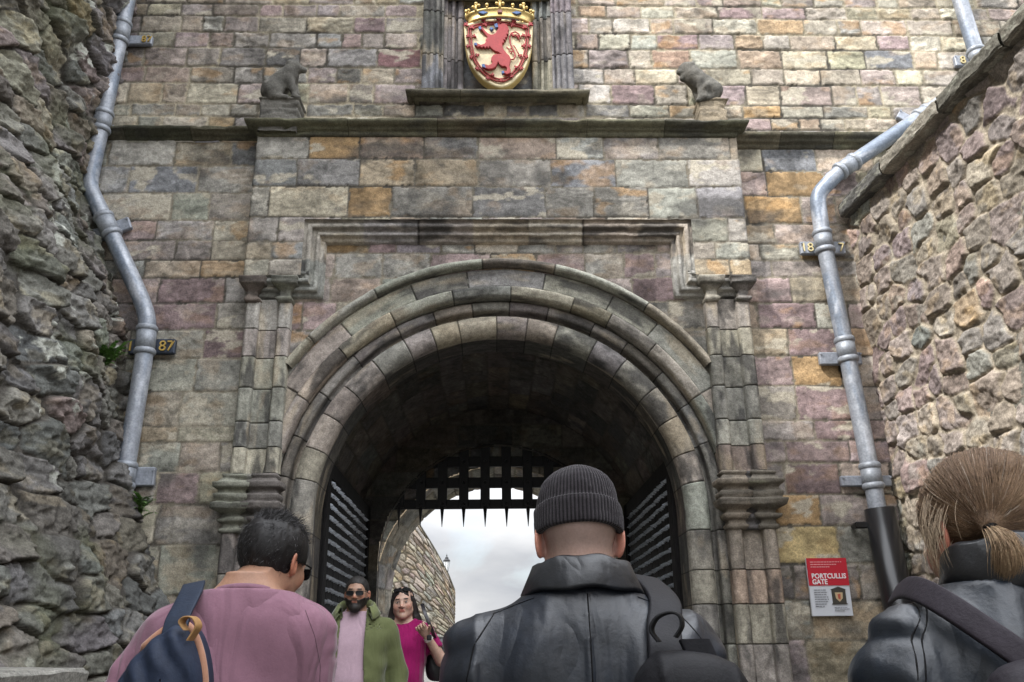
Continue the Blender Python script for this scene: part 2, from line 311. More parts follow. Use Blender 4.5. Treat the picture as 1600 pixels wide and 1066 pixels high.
def rubble(name, parent, u0, u1, v0, v1, pos, cw, ch, palfn, seed, step=.015, relief=.03, tilt=.12, rough=.015, base=0.0, flip=False, mortar=MORT, jw=.02, lichen=0., jd=1., smax=None, m=None, moss=0., p=3.0, ew=2.2, terr=0.):
    nu = int((u1-u0)/step)+1; nv = int((v1-v0)/step)+1
    U, V = np.meshgrid(np.linspace(u0, u1, nu), np.linspace(v0, v1, nv))
    ID, e, cx, cy = rubble_ids(U, V, cw, ch, seed, p)
    # small pinning stones where the joint between big ones is wide
    uq, inv = np.unique(ID, return_inverse=True); inv = inv.reshape(ID.shape); rng = np.random.default_rng(seed)
    uc = np.zeros(len(uq)); vc = uc.copy(); cnt = np.bincount(inv.ravel()); uc = np.bincount(inv.ravel(), U.ravel())/cnt; vc = np.bincount(inv.ravel(), V.ravel())/cnt
    cols = np.array([palfn(a, b, rng) for a, b in zip(uc, vc)]); tu = rng.normal(0, tilt, len(uq)); tv = rng.normal(0, tilt, len(uq)); of = rng.uniform(-.5, 1, len(uq))
    sp = sst(e, .001, jw*ew)
    n1 = fbm2(U*8+inv*.37, V*8, seed+40, 5); n2 = fbm2(U*30, V*30, seed+41, 3)
    rid = 1-np.abs(fbm2(U*6+inv, V*11, seed+44, 4))*2.5
    tl = np.clip(tu[inv]*cx+tv[inv]*cy, -.035, .045); crack = -np.clip(.10-np.abs(fbm2(U*2.6, V*4.5+U, seed+51, 4)), 0, 1)*rough*2.0
    h = base*fbm2(U*.9, V*.9, seed+42, 3)+sp*(relief+of[inv]*relief*.8+tl)+rough*n1*(.3+.7*sp)+rough*.35*n2+rough*.5*rid*sp+crack
    if terr:
        tq = fbm2(U*1.6+inv*.11, V*5.5+U*.8, seed+55, 4)*7; tf = tq-np.floor(tq); h = h+terr*(np.floor(tq)+sst(tf, .72, 1.0)-tq*.55)*(.35+.65*sp)
    C = cols[inv]*(1+.32*fbm2(U*7+inv, V*7, seed+43, 4))[..., None]
    C = C*(1+.35*fbm2(U*30, V*36, seed+50, 3))[..., None]
    b = sst(fbm2(U*6, V*9+inv, seed+45, 4), .15, .4)[..., None]*.5; C = C*(1-b)+C*np.array((1.5, 1.35, 1.05))*b
    j = (1-sst(e, jw*.5, jw*1.1))[..., None]; jc = mortar*(.7+.6*vn2(U*25, V*25, seed+46))[..., None]
    C = C*(1-j)+jc*j
    if lichen:
        l = sst(fbm2(U*7, V*7, seed+47, 5), .38, .46)*sst(fbm2(U*1.4, V*1.4, seed+48, 2), -.1, .3)*lichen; l = l[..., None]; C = C*(1-l)+np.array((.42, .43, .38))*l
    if moss:
        l = sst(fbm2(U*1.6, V*1.9, seed+49, 4), .0, .5)[..., None]*moss; C = C*(1-l)+np.array((.075, .085, .04))*l
    return grid(name, pos(U, V, h), C, m or M_rub, parent, None, flip)

def rows_at(px, ys, y=0., ext=()): return sorted([zat(px, q, y) for q in ys]+list(ext))

# ---- pieces of moulding
def sweep(name, parent, path, nrm, prof, cfn, seed, flip=False, wear=.004, joints=(), m=None):
    """path (n,3) with per-point across-direction (n,3); prof [(across, out)] ; out = -y"""
    path = np.asarray(path, float); nrm = np.asarray(nrm, float); pr = np.asarray(prof, float)
    # densify the profile
    q = [pr[0]]
    for a, b in zip(pr[:-1], pr[1:]):
        k = max(1, int(np.linalg.norm(b-a)/.012)); q += [a+(b-a)*t for t in np.linspace(0, 1, k+1)[1:]]
    q = np.array(q); s = np.concatenate([[0], np.cumsum(np.linalg.norm(np.diff(path, axis=0), axis=1))])
    Sg, Q = np.meshgrid(s, np.arange(len(q)), indexing='ij')
    A = q[:, 0][None, :]; O = q[:, 1][None, :]
    n = fbm2(Sg*9, Q*.18, seed, 4); n2 = fbm2(Sg*30, Q*.6, seed+1, 2)
    jd = np.full(s.shape, 9.)
    for jj in joints: jd = np.minimum(jd, np.abs(s-jj))
    groove = (1-sst(jd, .001, .0065))[:, None]
    O2 = O+wear*n*1.2+wear*.4*n2-.010*groove-wear*2*sst(fbm2(Sg*5, Q*.1, seed+2, 3), .25, .5)
    P = path[:, None, :]+nrm[:, None, :]*A[..., None]; P = P+np.array([0, -1., 0])*O2[..., None]
    idx = np.searchsorted(np.array(sorted(joints)), s) if len(joints) else np.zeros(len(s), int)
    rng = np.random.default_rng(seed); cb = np.array([cfn(rng) for _ in range(len(joints)+2)]); C = cb[idx][:, None, :]*np.ones((1, len(q), 1))
    C = C*(1+.5*fbm2(Sg*7, Q*.2, seed+3, 4)+.3*fbm2(Sg*30, Q*.7, seed+13, 3))[..., None]
    d = sst(fbm2(Sg*3.0, Q*.12+idx[:, None]*2.3, seed+4, 4), .12, .38)[..., None]*.75; C = C*(1-d)+np.array((.055, .053, .052))*d
    o = sst(fbm2(Sg*2.3, Q*.1, seed+5, 4), .22, .5)[..., None]*.5; C = C*(1-o)+np.array((.42, .35, .25))*o
    C = C*(1-.75*groove[..., None])
    return grid(name, P, C, m or M_stone, parent, None, flip)
def linpath(a, b, step=.018, joints=()):
    a = np.array(a, float); b = np.array(b, float); Lh = np.linalg.norm(b-a); s = list(np.arange(0, Lh, step))+[Lh]
    for j in joints: s += [j-.008, j-.003, j, j+.003, j+.008]
    s = np.array(sorted(x for x in set(s) if 0 <= x <= Lh)); return a+(b-a)*(s/Lh)[:, None], s
def wrap_profile(name, parent, x0, x1, yb, yf, prof, cfn, seed, step=.02, joints=(), wear=.003, m=None):
    """horizontal moulding: prof [(z, out)] goes round left return, front and right return of the block x0..x1, back plane yb, front plane yf"""
    pr = np.asarray(prof, float); q = [pr[0]]
    for a, b in zip(pr[:-1], pr[1:]):
        k = max(1, int(np.linalg.norm(b-a)/.012)); q += [a+(b-a)*t for t in np.linspace(0, 1, k+1)[1:]]
    q = np.array(q)
    pts = [(x0, yb, -1, 0)]+[(x0, yf, -1, -1)]
    n = max(2, int((x1-x0)/step)); pts += [(x, yf, 0, -1) for x in np.linspace(x0, x1, n+1)[1:-1]]+[(x1, yf, 1, -1), (x1, yb, 1, 0)]
    for j in joints: pts += [(j-.004, yf, 0, -1), (j, yf, 0, -1), (j+.004, yf, 0, -1)]
    head = pts[:2]; tail = [p for p in pts if p[0] == x1 and p[2] == 1]; mid = sorted(p for p in pts if p[2] == 0 and p not in head)
    pts = np.array(head+mid+sorted(tail, key=lambda p: p[1])[:2])
    Xg = pts[:, 0][:, None]+pts[:, 2][:, None]*q[:, 1][None]; s = np.concatenate([[0], np.cumsum(np.hypot(np.diff(pts[:, 0]), np.diff(pts[:, 1])))])
    Sg = s[:, None]+0*q[:, 1][None]; Zq = q[:, 0][None]+0*Sg
    nn = wear*(fbm2(Sg*9+x0, Zq*25, seed, 4)*1.3+fbm2(Sg*30, Zq*50, seed+1, 2)*.5)-wear*2.5*sst(fbm2(Sg*4, Zq*20, seed+2, 3), .25, .5)
    jd = np.full(len(pts), 9.)
    for j in joints: jd = np.minimum(jd, np.abs(pts[:, 0]-j)+(pts[:, 2] != 0)*9)
    g = (1-sst(jd, .001, .0045))[:, None]; nn = nn-.008*g
    out_ = q[:, 1][None]+nn
    Xg = pts[:, 0][:, None]+pts[:, 2][:, None]*out_; Yg = pts[:, 1][:, None]+pts[:, 3][:, None]*out_
    P = np.stack([Xg, Yg, Zq+.3*nn], -1)
    idx = np.searchsorted(np.array(sorted(joints)), pts[:, 0]) if len(joints) else np.zeros(len(pts), int)
    rng = np.random.default_rng(seed); cb = np.array([cfn(rng) for _ in range(len(joints)+2)]); C = cb[idx][:, None, :]*np.ones((1, len(q), 1))
    C = C*(1+.35*fbm2(Sg*8, Zq*30, seed+3, 4))[..., None]
    d = sst(fbm2(Sg*3.2, Zq*14, seed+4, 4), .1, .4)[..., None]*.6; C = C*(1-d)+np.array((.05, .049, .045))*d
    o = sst(fbm2(Sg*2.6+7, Zq*11, seed+5, 4), .2, .5)[..., None]*.4; C = C*(1-o)+np.array((.20, .20, .13))*o
    C = C*(1-.7*g[..., None])
    return grid(name, P, C, m or M_stone, parent)
#%%BUILD
def sx(X, y): return X*(7+y)/7
def gz(y): return .064*(np.clip(y, -60, 30)+7)

# ------------------------------------------------------------------ ground and road
ys = np.concatenate([np.linspace(-900, -60, 8), np.linspace(-50, 40, 46), np.linspace(60, 1500, 8)]); xs = np.concatenate([np.linspace(-900, -30, 8), np.linspace(-20, 20, 11), np.linspace(30, 900, 8)])
X, Y = np.meshgrid(xs, ys); P = np.stack([X, Y, gz(Y)-.02], -1)
tag(grid('ground', P, np.array((.10, .10, .085))*np.ones(P.shape), M_road), kind='structure')
X, Y = np.meshgrid(np.linspace(-3.6, 3.4, 141), np.linspace(-16, 40, 560)); P = np.stack([X, Y, gz(Y)+.006+.012*fbm2(X*4, Y*4, 3)], -1)
bx = np.minimum(np.abs((X*5) % 1-.5), np.abs((Y*8) % 1-.5)); Cc = (np.array((.12, .115, .105))*(1+.4*fbm2(X*6, Y*6, 5))[..., None])
tag(grid('road', P, Cc, M_road), kind='structure')

# ------------------------------------------------------------------ the gatehouse
GATE = empty('gatehouse', (0, 0, .4), 0, 'tall sandstone gatehouse with moulded round arch, dark string course and heraldic niche', 'gatehouse')
GATE.location = (0, 0, 0)
rngp = np.random.default_rng
def flat(y): return lambda U, V, h: np.stack([U, y-h, V], -1)
RU = sorted(set([zat(560, q) for q in (183, 163, 131, 106, 76, 52, 27, 8)]+[7.84, 8.0, 8.2]))
RU = [6.0, 6.2]+[r for r in RU if r > 6.3]
def pal_upper(x, z, r):
    if z < 6.55: return pal(r, [3, 4, .6, 1, 1.5, 1.2, 1.5, .6, .5, 3])
    t = 1/(1+math.exp(-(x-.2)*2)) if z > 6.75 else .6
    Lw = np.array([1.6, 2, 6, .2, 1.6, .4, 1.2, 3.2, .5, 2.0]); Rw = np.array([4.5, 2.2, 1.6, 1.2, 4.5, .1, 1.0, 1.4, .5, 3.5])
    if x < -1 and z < 6.95: Lw = np.array([5, 2, 1.5, .5, 2, .4, 1, 1, 1.5, 2.])
    return pal(r, Lw*(1-t)+Rw*t)*(1+.10*t)
niche = lambda u, v: ~((np.abs(u) < .50) & (v > 6.60) & (v < 7.9))
def OV(lst, y=0.): return [(float(at(a, b, y)[0]), float(at(a, b, y)[2]), c) for a, b, c in lst]
ovu = OV([(625, 90, (.215, .125, .125)), (575, 38, MAUVE), (230, 155, TAN), (490, 38, CREAM*.9), (720, 170, DARK*1.3), (800, 170, DARK*1.6), (1230, 45, OCH*.9+.05), (1190, 70, OCH*.8+.1), (1050, 65, MAUVE), (1380, 105, SLATE),
          (1250, 95, CREAM), (1040, 110, CREAM*1.05), (985, 145, MAUVE), (560, 115, GREY*.55), (440, 100, DARK*1.4), (1170, 185, OCH), (1190, 190, PINK), (1140, 20, MAUVE*.9), (290, 180, GREY), (840, 170, DARK*1.5), (920, 170, DARK*1.8)])
masonry('upper_wall', GATE, -4.3, 5.7, 6.05, 8.05, flat(0), RU, (.2, .5), pal_upper, 11, step=.0125, relief=.011, rough=.011, keepfn=niche, overrides=ovu, jw=.008, mortar=np.array((.36, .315, .23)), mortf=.9, bigrough=.9, soot=lambda u, v: -.34+.30*sst(-(v-6.6), -.05, .3)*sst(-np.abs(u), -1.4, -.7))
masonry('parapet_wall', GATE, -4.3, 5.7, 8.04, 9.6, flat(.0), list(np.arange(8.0, 9.8, .24)), (.25, .5), pal_upper, 12, step=.04)
RL = [.1, .4, .8, 1.15]+rows_at(300, (260, 302, 345, 376, 407, 435, 474, 516, 561, 612, 666, 691, 738, 788, 850, 930, 1010))+[6.15]
def pal_left(x, z, r):
    if z > 4.75: return pal(r, [5, 4, .5, 1.2, 1, .3, 1.5, .5, .6, 2])
    if z > 3.85: return pal(r, [.5, 1, 6, .2, .1, .4, .5, 2.5, 1.2, .6])*.95
    if z > 2.75: return pal(r, [4, 4, .6, .8, .8, .3, .8, .5, 1, 2])
    return pal(r, [2, 5, 1.6, .2, .2, .5, 1, .6, 1.2, 1.2])*.9
masonry('flank_wall', GATE, -4.1, -2.05, .3, 6.12, flat(0), RL, (.3, .62), pal_left, 21, relief=.008, rough=.008, overrides=OV([(300, 450, MAUVE*.9), (320, 535, MAUVE*.8), (270, 480, MAUVE*.85), (330, 240, TAN), (300, 280, SLATE), (360, 280, LGREY*.8), (250, 690, TAN), (300, 760, PINK*.8), (270, 240, LGREY), (330, 420, OCH*.8+.06)]), soot=lambda u, v: -.2)
RR = [.1, .4, .8, 1.1]+rows_at(1250, (232, 268, 308, 351, 383, 408, 434, 474, 513, 556, 603, 656, 688, 723, 773, 822, 881, 938, 1001))+[6.15]
def pal_right(x, z, r):
    if z < 2.6: return pal(r, [2.5, 4, 1.5, .8, .4, .3, .6, .8, 1, 2])*.92
    return pal(r, [3, 2.4, 2.4, 1.6, 1, .2, 1.2, 1.8, .4, 2.5])
masonry('flank_wall', GATE, 2.05, 4.4, .3, 6.10, flat(0), RR, (.26, .55), pal_right, 22, relief=.008, rough=.008, overrides=OV([(1215, 250, SLATE*1.1), (1200, 290, OCH*.8), (1190, 330, LGREY*1.2), (1240, 335, OCH), (1250, 630, OCH*1.12), (1280, 580, OCH*.95), (1215, 535, TAN*1.05), (1255, 795, OCH*.92), (1290, 845, np.array((.42, .33, .17))), (1240, 490, MAUVE), (1230, 455, PINK), (1235, 580, PINK), (1260, 540, MAUVE*1.0), (1290, 700, PINK*.8), (1300, 660, MAUVE), (1240, 745, MAUVE*.8), (1300, 940, TAN*1.1), (1285, 640, MAUVE*1.05)]), soot=lambda u, v: -.25)
# projecting centre block over the arch
ZA, ZB = zat(775, 212, -.16), zat(775, 430, -.16); AX = 2.165
zfT, zfB = zat(790, 343, -.13), zat(790, 381, -.05)
RA = [ZB-.02]+[zat(775, q, -.16) for q in (405, 378, 340, 292, 249)]+[ZA+.05]
def pos_attic(U, V, h):
    a = np.abs(U) > AX; s = np.sign(U); ex = np.clip(np.abs(U)-AX, 0, .2)
    return np.stack([np.where(a, s*(AX+h), U), np.where(a, -.16+ex, -.16-h), V], -1)
hole = lambda u, v: ~((np.abs(u) < 1.69) & (v < zfT-.02))
def pal_attic(x, z, r): return pal(r, [2.2, 5, .6, .7, .5, .5, 2.2, .3, .5, 3])*1.0
masonry('centre_block', GATE, -AX-.17, AX+.17, ZB, ZA+.03, pos_attic, RA, (.3, .62), pal_attic, 31, relief=.008, rough=.006, keepfn=hole, jw=.005, mortf=.45, overrides=OV([(560, 232, OCH*.8), (620, 232, BROWN*1.3), (670, 232, TAN), (705, 232, DARK*1.8), (520, 270, DARK*2.4), (590, 275, TAN), (870, 272, PINK*.85), (700, 272, TAN*.9), (960, 272, SLATE), (560, 318, OCH*.75), (620, 318, TAN), (780, 318, DARK*2.0), (1120, 232, MAUVE*.8), (1060, 232, GREY), (430, 245, LGREY), (430, 315, LGREY*1.15), (480, 315, CREAM*.9), (660, 318, GREY), (1010, 315, GREY*.9), (920, 315, GREY)], -.16), soot=lambda u, v: -.1+.1*sst(v, ZA-.5, ZA))
# spandrels round the arch
RS = [.1, .45]+[zat(1090, q, -.04) for q in (1100, 1007, 944, 890, 827, 778, 728)]+[zat(560, q, -.03) for q in (660, 612, 565, 516, 472, 435, 396, 372)]+[5.3]
ZC = 2.68
cutin = lambda u, v: ~(((u**2+(v-ZC)**2) < 1.96**2) & (v > ZC)) & ~((np.abs(u) < 1.83) & (v <= ZC))
def pal_sp(x, z, r): return pal(r, [1.6, 3.4, 1.2, .3, .8, .3, .8, 2.2, .2, 3]) if z > 3.4 else pal(r, [2, 5, .3, .3, .4, .5, 1, .2, .6, 2])*.95
masonry('arch_wall', GATE, -2.14, 2.14, .3, zfT+.02, flat(-.03), RS, (.26, .5), pal_sp, 41, relief=.006, rough=.005, keepfn=cutin, jw=.005, mortf=.6, overrides=OV([(530, 415, PINK*.9), (590, 415, LGREY*.9), (640, 415, LGREY*.8), (700, 405, PINK), (975, 415, np.array((.26, .13, .125))), (1020, 415, PINK*.85), (925, 412, LGREY), (470, 490, PINK*1.0), (580, 388, MAUVE*1.1), (530, 388, OCH*.8), (870, 405, PINK), (490, 500, PINK), (1030, 455, MAUVE*.8), (1040, 490, GREY*.8), (1080, 495, GREY*.8)], -.03), soot=lambda u, v: -.15)

# arch orders
def acol(r):
    return pal(r, [2.4, 5, 0, .1, 1.0, .3, 1.0, 0, .1, 4.5])*np.array((1.0, 1.0, .98))
def arch_path(R, th0=None, zb=.3, joints=.34, seed=1, zc=ZC):
    r = random.Random(seed); js = []
    if th0 is None:
        jz = [zat(1090, q, 0) for q in (1007, 944, 890, 827, 778, 728)]; LJ = zc-zb; La = PI*R
        js = [z-zb for z in jz if z < zc]; s = LJ+.25
        while s < LJ+La-.2: js.append(s); s += r.uniform(.8, 1.2)*joints
        js += [2*LJ+La-(z-zb) for z in jz if z < zc]; tot = 2*LJ+La
    else:
        LJ = 0; La = (PI-2*th0)*R; tot = La; s = .2
        while s < La-.1: js.append(s); s += r.uniform(.75, 1.25)*joints
    s = list(np.arange(0, tot, .016))+[tot]
    for j in js: s += [j-.008, j-.003, j, j+.003, j+.008]
    s = np.array(sorted(x for x in s if 0 <= x <= tot)); Pp = []; Nn = []
    for q in s:
        if th0 is None and q < LJ: Pp.append((-R, 0, zb+q)); Nn.append((-1, 0, 0))
        elif th0 is None and q > LJ+La: Pp.append((R, 0, zc-(q-LJ-La))); Nn.append((1, 0, 0))
        else:
            a = PI-(th0 or 0)-(q-LJ)/R; Pp.append((R*math.cos(a), 0, zc+R*math.sin(a))); Nn.append((math.cos(a), 0, math.sin(a)))
    return Pp, Nn, sorted(js)
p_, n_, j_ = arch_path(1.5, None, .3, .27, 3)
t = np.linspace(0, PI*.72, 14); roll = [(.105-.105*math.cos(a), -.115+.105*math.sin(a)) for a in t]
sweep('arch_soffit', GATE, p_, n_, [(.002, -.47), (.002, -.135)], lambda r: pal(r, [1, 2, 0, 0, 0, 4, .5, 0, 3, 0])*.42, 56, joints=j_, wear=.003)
sweep('arch_roll', GATE, p_, n_, [(0, -.145)]+roll+[(.180, -.065), (.19, -.12), (.20, -.12)], acol, 51, joints=j_, wear=.004)
p_, n_, j_ = arch_path(1.5, None, .3, .32, 13)
sweep('arch_fillet', GATE, p_, n_, [(.19, -.13), (.222, -.125), (.23, -.045), (.245, -.03), (.295, -.03), (.312, -.045), (.315, -.08), (.335, -.08)], lambda r: pal(r, [1.5, 5, 0, 0, .2, 2, 2, 0, .3, 1.5])*.9, 54, joints=j_, wear=.004)
p_, n_, j_ = arch_path(1.5, .13, joints=.36, seed=5)
sweep('arch_chamfer', GATE, p_, n_, [(.318, -.09), (.321, .03), (.335, .058), (.375, .076), (.408, .080), (.415, .066), (.42, .03)], lambda r: pal(r, [2.4, 3, 0, .2, 2.5, .2, .6, 0, 0, 5])*1.08, 55, joints=j_, wear=.004)
p_, n_, j_ = arch_path(1.5, .13, joints=.42, seed=25)
sweep('arch_band', GATE, p_, n_, [(.413, .03), (.417, .056), (.47, .050), (.575, .050), (.58, .02), (.61, .02)], acol, 52, joints=j_, wear=.004)
p_, n_, j_ = arch_path(1.5, .60, joints=.55, seed=8)
sweep('arch_hood', GATE, p_, n_, [(.588, .02), (.591, .08), (.602, .115), (.618, .13), (.645, .125), (.660, .10), (.665, .02)], acol, 53, joints=j_, wear=.005)

# moulded rectangular frame (label) over the arch
xo, xi = 1.70, 1.505; zt, zi = zfT-.01, zfB+.0; zl = zat(485, 467, -.06)
frame_prof = [(-.12, .148), (-.09, .152), (-.085, .135), (-.06, .13), (-.05, .15), (-.02, .15), (-.01, .105), (.015, .10), (.02, .12), (.045, .12), (.055, .08), (.085, .075), (.10, .03), (.11, .02)]
xm = (xo+xi)/2; zm = (zt+zi)/2; zlm = zl+.10
corners = [(-2.1, zlm), (-xm, zlm), (-xm, zm), (xm, zm), (xm, zlm), (2.1, zlm)]
Pp, Nn, js, acc = [], [], [], 0
for i in range(5):
    a = np.array([corners[i][0], 0, corners[i][1]]); b = np.array([corners[i+1][0], 0, corners[i+1][1]]); d = (b-a); Ld = np.linalg.norm(d); d /= Ld
    n0 = np.array([d[2], 0, -d[0]])
    dp = n0 if i == 0 else None
    k = int(Ld/.018); ss = np.linspace(0, 1, k+1)
    def nd(i):
        a = np.array([corners[i][0], 0, corners[i][1]]); b = np.array([corners[i+1][0], 0, corners[i+1][1]]); d = b-a; d /= np.linalg.norm(d); return np.array([d[2], 0, -d[0]])
    for t in ss[(1 if i else 0):]:
        nn = n0
        if t == 1 and i < 4: m = n0+nd(i+1); nn = m/(m@n0)
        Pp.append(a+(b-a)*t); Nn.append(nn)
    if i == 2: js += [acc+q for q in np.arange(.42, Ld, .48)]
    elif i in (1, 3): js += [acc+Ld*.45]
    acc += Ld
sweep('label_moulding', GATE, Pp, Nn, frame_prof, lambda r: pal(r, [3, 3, .1, 1.2, 2, 1.2, 1.2, .1, .5, 2]), 61, joints=js, wear=.006)

# twin shafts and their capitals
for sgn in (-1, 1):
    rj = random.Random(5+sgn)
    for z0, z1, sh in ((zat(1150, 735, -.1), zat(1130, 466, -.1), 0.), (.3, zat(1180, 822, -.1), .02)):
        js = []; z = z0+.3
        jz = [zat(1150, q, -.12) for q in (1007, 944, 890, 827, 695, 655, 603, 555, 512)]; js = sorted(q-z0 for q in jz if z0+.05 < q < z1-.05)
        pth, s = linpath((sgn*(1.755+sh), 0, z0), (sgn*1.755+sgn*sh, 0, z1), joints=js)
        prof = [(0, .03), (0, .115), (.018, .14), (.09, .14), (.105, .118), (.108, .075), (.262, .075), (.265, .118), (.28, .14), (.355, .14), (.375, .12), (.378, -.01)]
        colf = (lambda r: pal(r, [2.5, 3, .2, .5, 2.4, .8, .6, 1.0, .6, 3.5])) if sgn < 0 else (lambda r: pal(r, [2, 4.5, .1, .1, .8, .3, 1.5, .1, .6, 3])*.95)
        sweep('shaft_pair', GATE, pth, [(sgn, 0, 0)]*len(pth), prof, colf, 71+sgn+int(z0*3), joints=js, wear=.0035, flip=(sgn > 0))
    zt_, zb_ = zat(775, 429, -.22), zat(775, 470, -.16); dz = zt_-zb_
    for (a, b) in ((1.765, 1.855), (2.035, 2.125)):
        x0, x1 = sorted((sgn*a, sgn*b))
        wrap_profile('capital', GATE, x0, x1, -.03, -.15, [(zb_-.01, -.02), (zb_, .01), (zb_+.12*dz, .028), (zb_+.2*dz, .012), (zb_+.26*dz, .0), (zb_+.45*dz, .0), (zb_+.55*dz, .02), (zb_+.68*dz, .045), (zb_+.72*dz, .06), (zb_+.95*dz, .066), (zb_+dz, .066), (zb_+dz+.004, -.03)],
                     lambda r: pal(r, [2, 5, 0, .1, .5, 1.5, 1.5, 0, 1, 1.5])*.85, 81+int(a*10)+sgn, step=.015, wear=.004)
    zt_, zb_ = zat(775, 735, -.22), zat(775, 830, -.16); dz = zt_-zb_
    lv = [(0, -.01), (.01, .02), (.07, .03), (.10, .012), (.16, .008), (.20, .045), (.26, .05), (.29, .02), (.33, .025), (.40, .085), (.50, .095), (.53, .06), (.56, .07), (.64, .075), (.67, .045), (.72, .05), (.76, .085), (.84, .088), (.86, .05), (.93, .03), (.955, .045), (1.0, .04), (1.01, -.02)]
    for (a, b) in ((1.79, 1.90), (2.03, 2.14)):
        x0, x1 = sorted((sgn*a, sgn*b))
        wrap_profile('pedestal_capital', GATE, x0, x1, -.03, -.13, [(zb_+q*dz, o) for q, o in lv], lambda r: pal(r, [1.5, 5, 0, .1, .4, 2, 1.5, 0, 1, 1])*.72, 91+int(a*10)+sgn, step=.015, wear=.007)
    x0, x1 = sorted((sgn*1.90, sgn*2.03))
    wrap_profile('pedestal_capital', GATE, x0, x1, -.03, -.10, [(zb_+q*dz, o*.8) for q, o in lv], lambda r: pal(r, [1.5, 5, 0, .1, .4, 2, 1.5, 0, 1, 1])*.7, 99+sgn, step=.015, wear=.006)

# string courses and the cornice breaking forward over the centre block
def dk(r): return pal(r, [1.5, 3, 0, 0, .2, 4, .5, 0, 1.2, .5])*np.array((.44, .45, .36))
z1, z0 = zat(775, 185, -.29), zat(775, 214, -.18); dz = z1-z0
CP = [(0, .0), (.05, .025), (.2, .035), (.36, .04), (.42, .065), (.58, .07), (.64, .10), (.80, .125), (.97, .13), (1.0, .12), (1.04, .0), (1.10, -.17)]
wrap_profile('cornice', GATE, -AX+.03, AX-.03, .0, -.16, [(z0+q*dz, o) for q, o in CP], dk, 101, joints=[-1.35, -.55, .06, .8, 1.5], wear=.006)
SP = [(0, .0), (.1, .03), (.3, .04), (.38, .075), (.6, .085), (.68, .115), (.95, .125), (1.0, .115), (1.06, -.03)]
z1, z0 = zat(290, 196, -.12), zat(290, 218, -.04); dz = z1-z0
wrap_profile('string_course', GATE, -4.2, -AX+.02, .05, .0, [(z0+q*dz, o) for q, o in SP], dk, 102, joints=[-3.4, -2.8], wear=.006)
z1, z0 = zat(1250, 205, -.12), zat(1250, 231, -.04); dz = z1-z0
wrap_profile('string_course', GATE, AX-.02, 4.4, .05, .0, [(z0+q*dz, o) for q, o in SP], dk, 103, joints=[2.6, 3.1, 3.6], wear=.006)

# heraldic niche: sill, fluted jambs, recessed panel, lintel and pediment
zs1, zs0 = zat(780, 137, -.2), zat(780, 152, -.14)
wrap_profile('niche_sill', GATE, -.735, .735, .0, -.06, [(zs0, 0), (zs0+.01, .04), (zs0+.03, .06), (zs1-.05, .07), (zs1-.04, .10), (zs1-.02, .115), (zs1, .115), (zs1+.02, .0), (zs1+.03, -.05)], dk, 111, joints=[-.35], wear=.004)
def jc(r): return pal(r, [1, 3, .1, .1, .1, 2, 5, .3, .2, .8])*np.array((.72, .74, .78))
for sgn in (-1, 1):
    js = [.45, .95]
    pth, s = linpath((sgn*.33, 0, zs1), (sgn*.33, 0, 7.9), joints=js)
    prof = [(0, -.10), (.0, -.02), (.02, .0), (.05, .0), (.06, -.03), (.075, -.03), (.085, .015), (.11, .02), (.12, -.01), (.15, -.012), (.155, .025), (.185, .028)]
    sweep('niche_architrave', GATE, pth, [(sgn, 0, 0)]*len(pth), prof, jc, 112+sgn, joints=js, wear=.003, flip=(sgn > 0))
    prof = [(.185, .0), (.187, .085), (.205, .09), (.21, .07), (.225, .07), (.23, .10), (.255, .105), (.262, .09), (.28, .09), (.285, .11), (.31, .112), (.318, .095), (.335, .095), (.34, .11), (.365, .11), (.385, .1), (.39, .0)]
    sweep('niche_pilaster', GATE, pth, [(sgn, 0, 0)]*len(pth), prof, jc, 116+sgn, joints=js, wear=.003, flip=(sgn > 0))
    x0, x1 = sorted((sgn*.52, sgn*.71)); wrap_profile('pilaster_base', GATE, x0, x1, 0, -.10, [(zs1, .03), (zs1+.035, .035), (zs1+.05, .02), (zs1+.06, -.02)], dk, 118+sgn)
masonry('niche_panel', GATE, -.36, .36, zs1-.05, 7.95, flat(.10), [6.3, 9], (2, 3), lambda x, z, r: SLATE*.95, 121, relief=.0, rough=.002, soot=lambda u, v: -.2)
wrap_profile('niche_lintel', GATE, -.62, .62, .1, -.02, [(7.66, .0), (7.67, .05), (7.72, .07), (7.78, .07), (7.80, .12), (7.86, .14), (7.95, .14), (8.0, .0)], dk, 122)
mb = MB(); mb.prism([(-.8, 8.0), (.8, 8.0), (0, 8.5)], -.16, .05, (.1, .1, .1)); mb.build('niche_pediment', M_stone, GATE, usecol=True)
# unseen top slab, added to stop light leaking into the passage
mb = MB(); mb.box((0.7, 2.1, 9.75), (10, 4.4, .3), col=(.2, .19, .17)); mb.build('light_block_roof', M_stone, GATE, usecol=True)

# passage vault
def arcpath(s, R, zc, zb):
    LJ = zc-zb; La = PI*R; a = PI-(np.clip(s-LJ, 0, La))/R
    x = np.where(s < LJ, -R, np.where(s > LJ+La, R, R*np.cos(a))); z = np.where(s < LJ, zb+s, np.where(s > LJ+La, zc-(s-LJ-La), zc+R*np.sin(a)))
    nx = np.where(s < LJ, 1., np.where(s > LJ+La, -1., -np.cos(a))); nz = np.where((s < LJ) | (s > LJ+La), 0., -np.sin(a)); return x, z, nx, nz
def pos_arc(R, zc, zb, R1=None, u0=0, u1=1):
    def f(U, V, h):
        x, z, nx, nz = arcpath(V, R, zc, zb)
        if R1: kx = R+(R1-R)*(U-u0)/(u1-u0); x = x*kx/R; z = np.where(z > zc, zc+(z-zc)*kx/R, z)
        return np.stack([x+nx*h, U, z+nz*h], -1)
    return f
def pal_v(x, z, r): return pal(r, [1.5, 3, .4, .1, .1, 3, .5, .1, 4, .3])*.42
tot = 2*(2.75-.3)+PI*1.66
